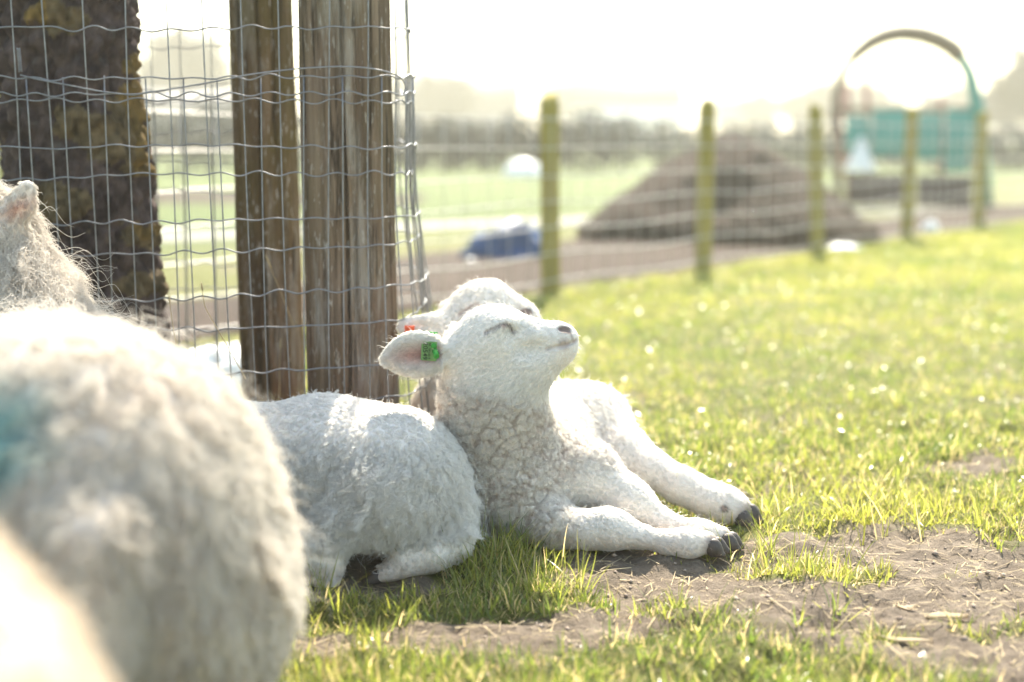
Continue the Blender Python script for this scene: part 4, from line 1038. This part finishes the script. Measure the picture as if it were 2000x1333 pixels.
def barn():
    Y = 62; root = empty('barn', (-17, Y, 0), 'low grey barn with a shallow roof beyond the hedge', 'barn')
    V, F = box_geo(-23, -11.2, Y, Y + 8, -.1, 1.75); obj('wall', V, F, MAT['barn'], root, smooth=False)
    V = np.array([(-23.3, Y - .3, 1.72), (-10.9, Y - .3, 1.72), (-10.9, Y + 4, 2.75), (-23.3, Y + 4, 2.75), (-10.9, Y + 8.3, 1.72), (-23.3, Y + 8.3, 1.72)]); F = np.array([(0, 1, 2, 3), (3, 2, 4, 5), (0, 3, 5, 5), ])[:2]
    o = obj('roof', V, F, MAT['roof'], root, smooth=False); md = o.modifiers.new('thick', 'SOLIDIFY'); md.thickness = .08
    for q in range(4):
        w = obj('window', *box_geo(-22 + q * 2.8, -20.7 + q * 2.8, Y - .05, Y + .02, .7, 1.35), MAT['white_paint'], root, smooth=False)
        wp = obj('pane', *box_geo(-21.9 + q * 2.8, -20.8 + q * 2.8, Y - .06, Y - .045, .78, 1.27), MAT['glass'], None, smooth=False); wp.parent = w; wp.location = (0, 0, 0)
barn()
def far_house(x, Y, w, h, label, seed):
    root = empty('house', (x, Y, 0), label, 'house'); d = w * .7
    obj('wall', *box_geo(x - w / 2, x + w / 2, Y, Y + d, -.1, h * .55), MAT['barn'] if seed % 2 else MAT['white_paint'], root, smooth=False)
    V = np.array([(x - w / 2 - .2, Y - .2, h * .54), (x + w / 2 + .2, Y - .2, h * .54), (x + w / 2 + .2, Y + d / 2, h), (x - w / 2 - .2, Y + d / 2, h), (x + w / 2 + .2, Y + d + .2, h * .54), (x - w / 2 - .2, Y + d + .2, h * .54)])
    o = obj('roof', V, np.array([(0, 1, 2, 3), (3, 2, 4, 5)]), MAT['roof'], root, smooth=False); md = o.modifiers.new('thick', 'SOLIDIFY'); md.thickness = .12
    g = np.array([[(sx, Y, h * .5), (sx, Y + d, h * .5), (sx, Y + d / 2, h * .98), (sx, Y + d / 2, h * .5)] for sx in (x - w / 2 + .05, x + w / 2 - .05)]).reshape(-1, 3)
    obj('gable', np.array(g), np.array([(0, 3, 1, 2), (4, 7, 5, 6)]), MAT['barn'], root, smooth=False)
    for q in range(3):
        xx = x - w / 2 + w * (q + .5) / 3; wi = obj('window', *box_geo(xx - .55, xx + .55, Y - .06, Y + .02, .9, 2.0), MAT['white_paint'], root, smooth=False)
        p = obj('pane', *box_geo(xx - .45, xx + .45, Y - .08, Y - .055, 1.0, 1.9), MAT['glass'], None, smooth=False); p.parent = wi
far_house(-3.5, 105, 8, 5.2, 'far grey house under trees left of the near fence post', 3)
far_house(9.5, 118, 9, 5.8, 'far white house with grey roof behind the soil heap', 4)
def bare_tree_mesh(seed, h):
    r = np.random.default_rng(seed); tr = MB(); cr = MB()
    def br(p, d, L, R, lev):
        n = 5; pts = [p]
        for q in range(n): d = nrm(d + r.normal(0, .12, 3) + np.array([0, 0, .05])); pts.append(pts[-1] + d * L / n)
        pts = np.array(pts); (tr if lev == 0 else cr).add(*tube_geo(pts, np.linspace(R, R * .5, n + 1), 6 if lev < 2 else 4, caps=lev < 2))
        if lev < 4:
            for q in range(5 if lev == 0 else 4):
                br(pts[r.integers(2, n + 1)], nrm(d * .8 + r.normal(0, .55, 3) + np.array([0, 0, .12])), L * .64, R * .52, lev + 1)
    br(np.array([0, 0, -.1]), np.array([0, 0, 1.0]), h * .42, h * .028, 0)
    A = np.concatenate(cr.V); c0 = A[r.integers(0, len(A), 3200)] + r.normal(0, h * .045, (3200, 3)); u = nrm(r.normal(0, 1, (3200, 3)) + np.array([0, 0, .6])) * h * .045; v = nrm(np.cross(u, r.normal(0, 1, (3200, 3)))) * h * .016
    cr.add(np.stack([c0 - u - v, c0 - u + v, c0 + u + v, c0 + u - v], 1).reshape(-1, 3), np.arange(12800).reshape(-1, 4))
    return tr, cr
tm = []
for q, h in enumerate((6.0, 7.5, 5.0)):
    a, b2 = bare_tree_mesh(100 + q, h); ma = make_mesh('trunk', np.concatenate(a.V), np.concatenate(a.F)); mb_ = make_mesh('crown', np.concatenate(b2.V), np.concatenate(b2.F))
    ma.materials.append(MAT['twig']); mb_.materials.append(MAT['twig']); tm.append((ma, mb_))
tspots = [(370, 88, 1, 1.35, 'seen through the netting beside the lichened trunk'), (318, 100, 0, 1.3, 'nearest the lichened trunk, behind the barn'), (440, 120, 2, 1.5, 'behind the barn end nearest the mossy guard post'),
          (838, 95, 0, 1.25, 'beside the right edge of the tree guard'), (880, 110, 1, 1.0, 'second out from the tree guard netting'), (806, 118, 2, 1.7, 'half covered by the tree guard netting'), (960, 130, 0, 1.0, 'beside the grey far house'),
          (1090, 120, 1, .95, 'just behind the tallest near fence post'), (1150, 140, 2, 1.5, 'between the tallest fence post and the white house'), (1185, 128, 0, 1.15, 'in front of the white far house'), (1290, 150, 1, .95, 'at the gable of the white far house'),
          (1420, 150, 0, 1.2, 'directly behind the soil heap'), (1500, 120, 2, 1.3, 'on the climbing frame side of the soil heap'), (1560, 112, 0, 1.15, 'midway from the soil heap to the climbing frame'),
          (1620, 110, 1, .95, 'next to the white leg of the climbing frame'), (1690, 105, 2, 1.4, 'under the arch beside the cone roof'), (1740, 120, 0, 1.0, 'under the middle of the brown arch'), (1850, 105, 1, .8, 'under the teal end of the arch'),
          (1950, 70, 0, 1.1, 'just past the climbing frame, larger than its neighbours'), (2010, 64, 1, 1.05, 'past the climbing frame at the end of the row'), (1905, 100, 2, 1.2, 'close against the teal leg of the climbing frame')]
names = {0: 'rounded', 1: 'tall', 2: 'bushy'}
for q, (px, Y, kd_, s, where) in enumerate(tspots):
    root = empty('bare_tree', ((px - 1000) / FPX * Y, Y, 0), names[kd_] + ' leafless horizon tree ' + where, 'tree', 'bare trees along the horizon')
    s *= .72 if px < 1900 else .58; root.scale = (s * 1.2, s * 1.2, s); root.rotation_euler[2] = q * 1.7
    for me in tm[kd_]:
        o = bpy.data.objects.new(me.name.split('.')[0], me); sc.collection.objects.link(o); o.parent = root

# ================================================================== GRASS AND LITTER
MAT_g = N('grass_blade'); ga = MAT_g.attr('col')
p = MAT_g.n('ShaderNodeBsdfPrincipled', Roughness=.28); MAT_g.l(ga.outputs['Color'], p.inputs['Base Color']); p.inputs['Specular IOR Level'].default_value = .55
t = MAT_g.n('ShaderNodeBsdfTranslucent'); hs = MAT_g.n('ShaderNodeHueSaturation', Value=1.8, Saturation=1.05); MAT_g.l(ga.outputs['Color'], hs.inputs['Color']); MAT_g.l(hs.outputs[0], t.inputs['Color'])
mx = MAT_g.n('ShaderNodeMixShader'); mx.inputs[0].default_value = .5; MAT_g.l(p.outputs[0], mx.inputs[1]); MAT_g.l(t.outputs[0], mx.inputs[2]); MAT_g.l(mx.outputs[0], MAT_g.out.inputs['Surface'])
MAT['grass'] = MAT_g.m
def blades(name, tx, ty, per, length, width, spread, seed, flat=0.0, dry=.12, segs=3, kind='stuff', z0=None):
    """grass blades in tufts; tx,ty tuft centres; per = blades per tuft"""
    r = np.random.default_rng(seed); n = len(tx)
    cnt = np.maximum(1, r.poisson(per, n)); idx = np.repeat(np.arange(n), cnt); m = len(idx)
    an = r.random(m) * 6.283; rd = spread * np.sqrt(r.random(m)) * (.5 + r.random(m))
    bx = tx[idx] + np.cos(an) * rd; by = ty[idx] + np.sin(an) * rd; bz = ground_z(bx, by) - .004 if z0 is None else np.full(m, z0)
    tl = (length[idx] if isinstance(length, np.ndarray) else length) * (.45 + .8 * r.random(m)) * (.8 + .4 * r.random(n))[idx]
    out = an + r.normal(0, .7, m); le = np.clip(.30 + .55 * rd / max(spread, 1e-6) * r.random(m) + flat + r.normal(0, .15, m), .05, 1.35)
    bend = r.normal(.55, .45, m)
    w = (width[idx] if isinstance(width, np.ndarray) else width) * (.6 + .7 * r.random(m))
    s = np.linspace(0, 1, segs + 1)
    ang = le[:, None] + bend[:, None] * s[None]
    step = tl[:, None] / segs
    hx = np.concatenate([np.zeros((m, 1)), np.cumsum(np.sin(ang[:, :-1]) * step, 1)], 1); hz = np.concatenate([np.zeros((m, 1)), np.cumsum(np.cos(ang[:, :-1]) * step, 1)], 1)
    cx = bx[:, None] + np.cos(out)[:, None] * hx; cyy = by[:, None] + np.sin(out)[:, None] * hx; cz = bz[:, None] + np.maximum(hz, -.0 + .002 * s[None])
    sd = out + np.pi / 2 + r.normal(0, .5, m); wx = np.cos(sd)[:, None] * w[:, None] * (1 - s[None] ** 1.6 * .92) / 2; wy = np.sin(sd)[:, None] * w[:, None] * (1 - s[None] ** 1.6 * .92) / 2
    A = np.stack([cx - wx, cyy - wy, cz], -1); B = np.stack([cx + wx, cyy + wy, cz], -1)
    V = np.stack([A, B], 2).reshape(-1, 3); k2 = 2 * (segs + 1)
    f = np.array([[2 * q, 2 * q + 1, 2 * q + 3, 2 * q + 2] for q in range(segs)]); F = (np.arange(m)[:, None, None] * k2 + f[None]).reshape(-1, 4)
    c0 = np.array([.10, .150, .030]); c1 = np.array([.30, .295, .062]); c2 = np.array([.50, .40, .21])
    hue = np.clip(.5 + .5 * vnoise(np.stack([bx * 3, by * 3, 0 * bx], 1), 5) + r.normal(0, .25, m), 0, 1)
    C = c0 * (1 - hue[:, None]) + c1 * hue[:, None]; dr = r.random(m) < dry; C[dr] = c2 * (.7 + .6 * r.random((dr.sum(), 1)))
    Cv = np.repeat(C, k2, 0)
    o = obj(name, V, F, MAT['grass']); col_attr(o.data, Cv); tag(o, kind=kind); return o
def scatter(x0, x1, y0, y1, n, seed, keep):
    r = np.random.default_rng(seed); x = x0 + (x1 - x0) * r.random(n); y = y0 + (y1 - y0) * r.random(n); kp = r.random(n) < keep(x, y); return x[kp], y[kp]
def blocked(x, y):      # under the bodies, trunk and posts
    b = np.zeros(len(x), bool)
    for cx, cy, rx, ry in ((-.30, 2.45, .30, .11), (.04, 2.66, .12, .13), (.10, 2.90, .12, .14), (-.90, 3.02, .17, .17), (-.318, 2.87, .09, .09), (-.535, 3.2, .08, .08), (-.6, 1.95, .22, .45)):
        b |= ((x - cx) / rx) ** 2 + ((y - cy) / ry) ** 2 < 1
    return b
near_keep = lambda x, y: sstep(.30, .95, lawn(x, y)) * ~blocked(x, y) * (np.abs(x) < .42 * y + .35)
tx, ty = scatter(-1.2, 2.1, 1.25, 4.4, 52000, 61, lambda x, y: near_keep(x, y) * sstep(4.4, 2.9, y))
ln = .016 + .040 * np.random.default_rng(1).random(len(tx)) ** 1.6 + .016 * vnoise(np.stack([tx * 4, ty * 4, tx * 0], 1), 8)
tag(blades('near_grass', tx, ty, 5.0, np.maximum(ln, .012), .0026, .016, 71, dry=.2), 'short tufted grass growing round the lambs and the bare soil', 'grass')
mid_keep = lambda x, y: (fence_side(x, y) < -.02) * sstep(.05, .5, lawn(x, y) + .25) * ~blocked(x, y) * (np.abs(x) < .40 * y + .4)
tx, ty = scatter(-2.6, 5.4, 2.9, 12.5, 85000, 62, lambda x, y: mid_keep(x, y) * sstep(2.9, 4.2, y))
tag(blades('meadow_grass', tx, ty, 4.5, .038 + .008 * sstep(4, 10, ty), .0022 + .0016 * sstep(3.5, 9, ty), .035, 72, segs=2), 'sunlit meadow grass stretching from the lambs to the fence', 'grass')
# longer, darker tufts against the lambs and by the posts
lx, ly = [], []
r = np.random.default_rng(9)
for px, py, n, sp in ((985, 1078, 34, .035), (945, 1088, 26, .04), (1035, 1092, 10, .04), (915, 1060, 10, .02), (900, 1110, 10, .05), (1335, 990, 16, .028), (1300, 1005, 8, .02), (1490, 1070, 8, .03), (1580, 1010, 16, .06), (1720, 1010, 20, .08), (1900, 1000, 12, .07), (620, 1165, 8, .04), (1560, 1120, 12, .05), (1120, 1140, 4, .03)):
    g = G(px, py); lx += list(g[0] + r.normal(0, sp, n)); ly += list(g[1] + r.normal(0, sp * .8, n))
lx, ly = np.array(lx), np.array(ly); m = ~blocked(lx, ly)
tag(blades('long_grass', lx[m], ly[m], 6, .085, .0028, .014, 73, flat=.05, dry=.10, segs=5), 'longer dark grass tufts tucked against the lambs and the soil edge', 'grass')
r = np.random.default_rng(10); gx = -.46 + r.normal(0, .12, 50); gy = 3.12 + r.normal(0, .09, 50)
tag(blades('guard_grass', gx, gy, 6, .10, .003, .02, 74, flat=.15, dry=.4, segs=4), 'rank grass and dead stems inside the tree guard', 'grass')
# litter: straw, crumbs of soil
def litter():
    r = np.random.default_rng(15); n = 2600
    x, y = scatter(-.8, 1.7, 1.4, 3.2, 13000, 63, lambda a, b: np.where(lawn(a, b) < .55, 1, .25) * ~blocked(a, b)); n = len(x)
    a = r.random(n) * 6.283; L = .004 + .030 * r.random(n) ** 2.5; w = .0004 + .0007 * r.random(n); z = ground_z(x, y) + .0025
    d = np.stack([np.cos(a), np.sin(a), r.normal(0, .12, n)], 1); sdv = np.stack([-np.sin(a), np.cos(a), r.normal(0, .3, n)], 1); c = np.stack([x, y, z], 1)
    V = np.stack([c - d * L[:, None] - sdv * w[:, None], c - d * L[:, None] + sdv * w[:, None], c + d * L[:, None] + sdv * w[:, None] * .5, c + d * L[:, None] - sdv * w[:, None] * .5], 1).reshape(-1, 3)
    tag(obj('straw_litter', V, np.arange(4 * n).reshape(-1, 4), MAT['straw'], smooth=False), 'thin dry straws scattered on the bare soil', 'straw', kind='stuff')
    x, y = scatter(-.8, 1.7, 1.4, 3.1, 6000, 64, lambda a, b: np.where(lawn(a, b) < .45, 1, .05) * ~blocked(a, b)); n = len(x)
    s = .0012 + .0050 * r.random(n) ** 5; O = np.array([(1, 0, 0), (0, 1, 0), (-1, 0, 0), (0, -1, 0), (0, 0, .8), (0, 0, -.6)], float); T = np.array([(0, 1, 4), (1, 2, 4), (2, 3, 4), (3, 0, 4), (1, 0, 5), (2, 1, 5), (3, 2, 5), (0, 3, 5)])
    V = (np.stack([x, y, ground_z(x, y) + s * .3], 1)[:, None] + O[None] * s[:, None, None] * (.6 + .8 * r.random((n, 6, 1)))).reshape(-1, 3)
    tag(obj('soil_crumbs', V, (np.arange(n)[:, None, None] * 6 + T[None]).reshape(-1, 3), MAT['soilc'], smooth=False), 'loose crumbs of dry soil on the bare patches', 'soil', kind='stuff')
k = N('soil_crumb'); MAT['soilc'] = k.bsdf(k.ramp(k.noise(25, detail=4), [(.3, (.24, .18, .145)), (.7, (.46, .37, .30))]), .9, .2)
litter()
def glints():  # loose glossy flakes added to throw sun glints over the meadow
    r = np.random.default_rng(25); x, y = scatter(-.4, 4.6, 2.7, 11.0, 15000, 65, lambda a, b: (fence_side(a, b) < -.1) * (np.abs(a) < .42 * b + .3) * .55 * ~blocked(a, b)); n = len(x)
    a = r.random(n) * 6.283; L = .004 + .008 * r.random(n); w = .0013 + .0016 * r.random(n); z = ground_z(x, y) + .018 + .022 * r.random(n)
    tl = r.normal(0, .35, (n, 2)); d = np.stack([np.cos(a), np.sin(a), tl[:, 0]], 1); sdv = np.stack([-np.sin(a), np.cos(a), tl[:, 1]], 1); c = np.stack([x, y, z], 1)
    V = np.stack([c - d * L[:, None], c - sdv * w[:, None], c + d * L[:, None], c + sdv * w[:, None]], 1).reshape(-1, 3)
    tag(obj('glint_flakes', V, np.arange(4 * n).reshape(-1, 4), MAT['glint_flake'], smooth=False), 'shiny flakes added over the meadow grass to catch sun glints', 'grass', kind='stuff')
MAT['glint_flake'] = plain('glint_flake', (.36, .35, .13), .36, .6, var=.2, scale=9, bump=.0001)
glints()
MAT['leaf'] = plain('dry_leaf', (.40, .31, .20), .6, .3, scale=30, trans=.3)
def dry_leaf(px, py, L, w, a, label):
    g = G(px, py); n = 9; s = np.linspace(-1, 1, n); t = np.linspace(-1, 1, 5); Sg, T = np.meshgrid(s, t, indexing='ij')
    wd = w * (1 - Sg ** 2) ** .7; lx = Sg * L / 2; ly = T * wd / 2; lz = .003 + .004 * (T ** 2) * (w / .02) + .003 * np.sin(Sg * 2.5 + px) + float(ground_z(np.array([g[0]]), np.array([g[1]]))[0])
    V = np.stack([lx * math.cos(a) - ly * math.sin(a) + g[0], lx * math.sin(a) + ly * math.cos(a) + g[1], lz + .002], -1).reshape(-1, 3)
    F = [[q * 5 + m, (q + 1) * 5 + m, (q + 1) * 5 + m + 1, q * 5 + m + 1] for q in range(n - 1) for m in range(4)]
    o = obj('dry_leaf', V, F, MAT['leaf']); md = o.modifiers.new('thick', 'SOLIDIFY'); md.thickness = .0006
    tag(o, label, 'leaf')
dry_leaf(1765, 1245, .085, .012, -.5, 'long narrow pale dry leaf lying on the bare soil')
dry_leaf(1850, 1205, .075, .022, .3, 'broad pale dry leaf curled on the bare soil')
dry_leaf(1770, 1180, .035, .016, .1, 'small round dry leaf on the bare soil above the long one')
dry_leaf(1690, 935, .075, .010, -.4, 'narrow dry leaf blade lying in the sunlit grass')
dry_leaf(1560, 905, .05, .012, .8, 'dry leaf blade lying in grass beyond the outstretched hind foot')

# ================================================================== HAZE
def haze():  # thin volume added to veil and wash out the far background
    V, F = box_geo(-460, 460, -75, 500, -1.2, 14)
    k = N('haze_air'); v = k.n('ShaderNodeVolumePrincipled', Density=.0036, Anisotropy=.35); v.inputs['Color'].default_value = (1.0, .96, .80, 1)
    k.l(v.outputs[0], k.out.inputs['Volume']); k.m.cycles.homogeneous_volume = True
    tag(obj('haze', V, F, k.m, smooth=False), kind='stuff')
haze()
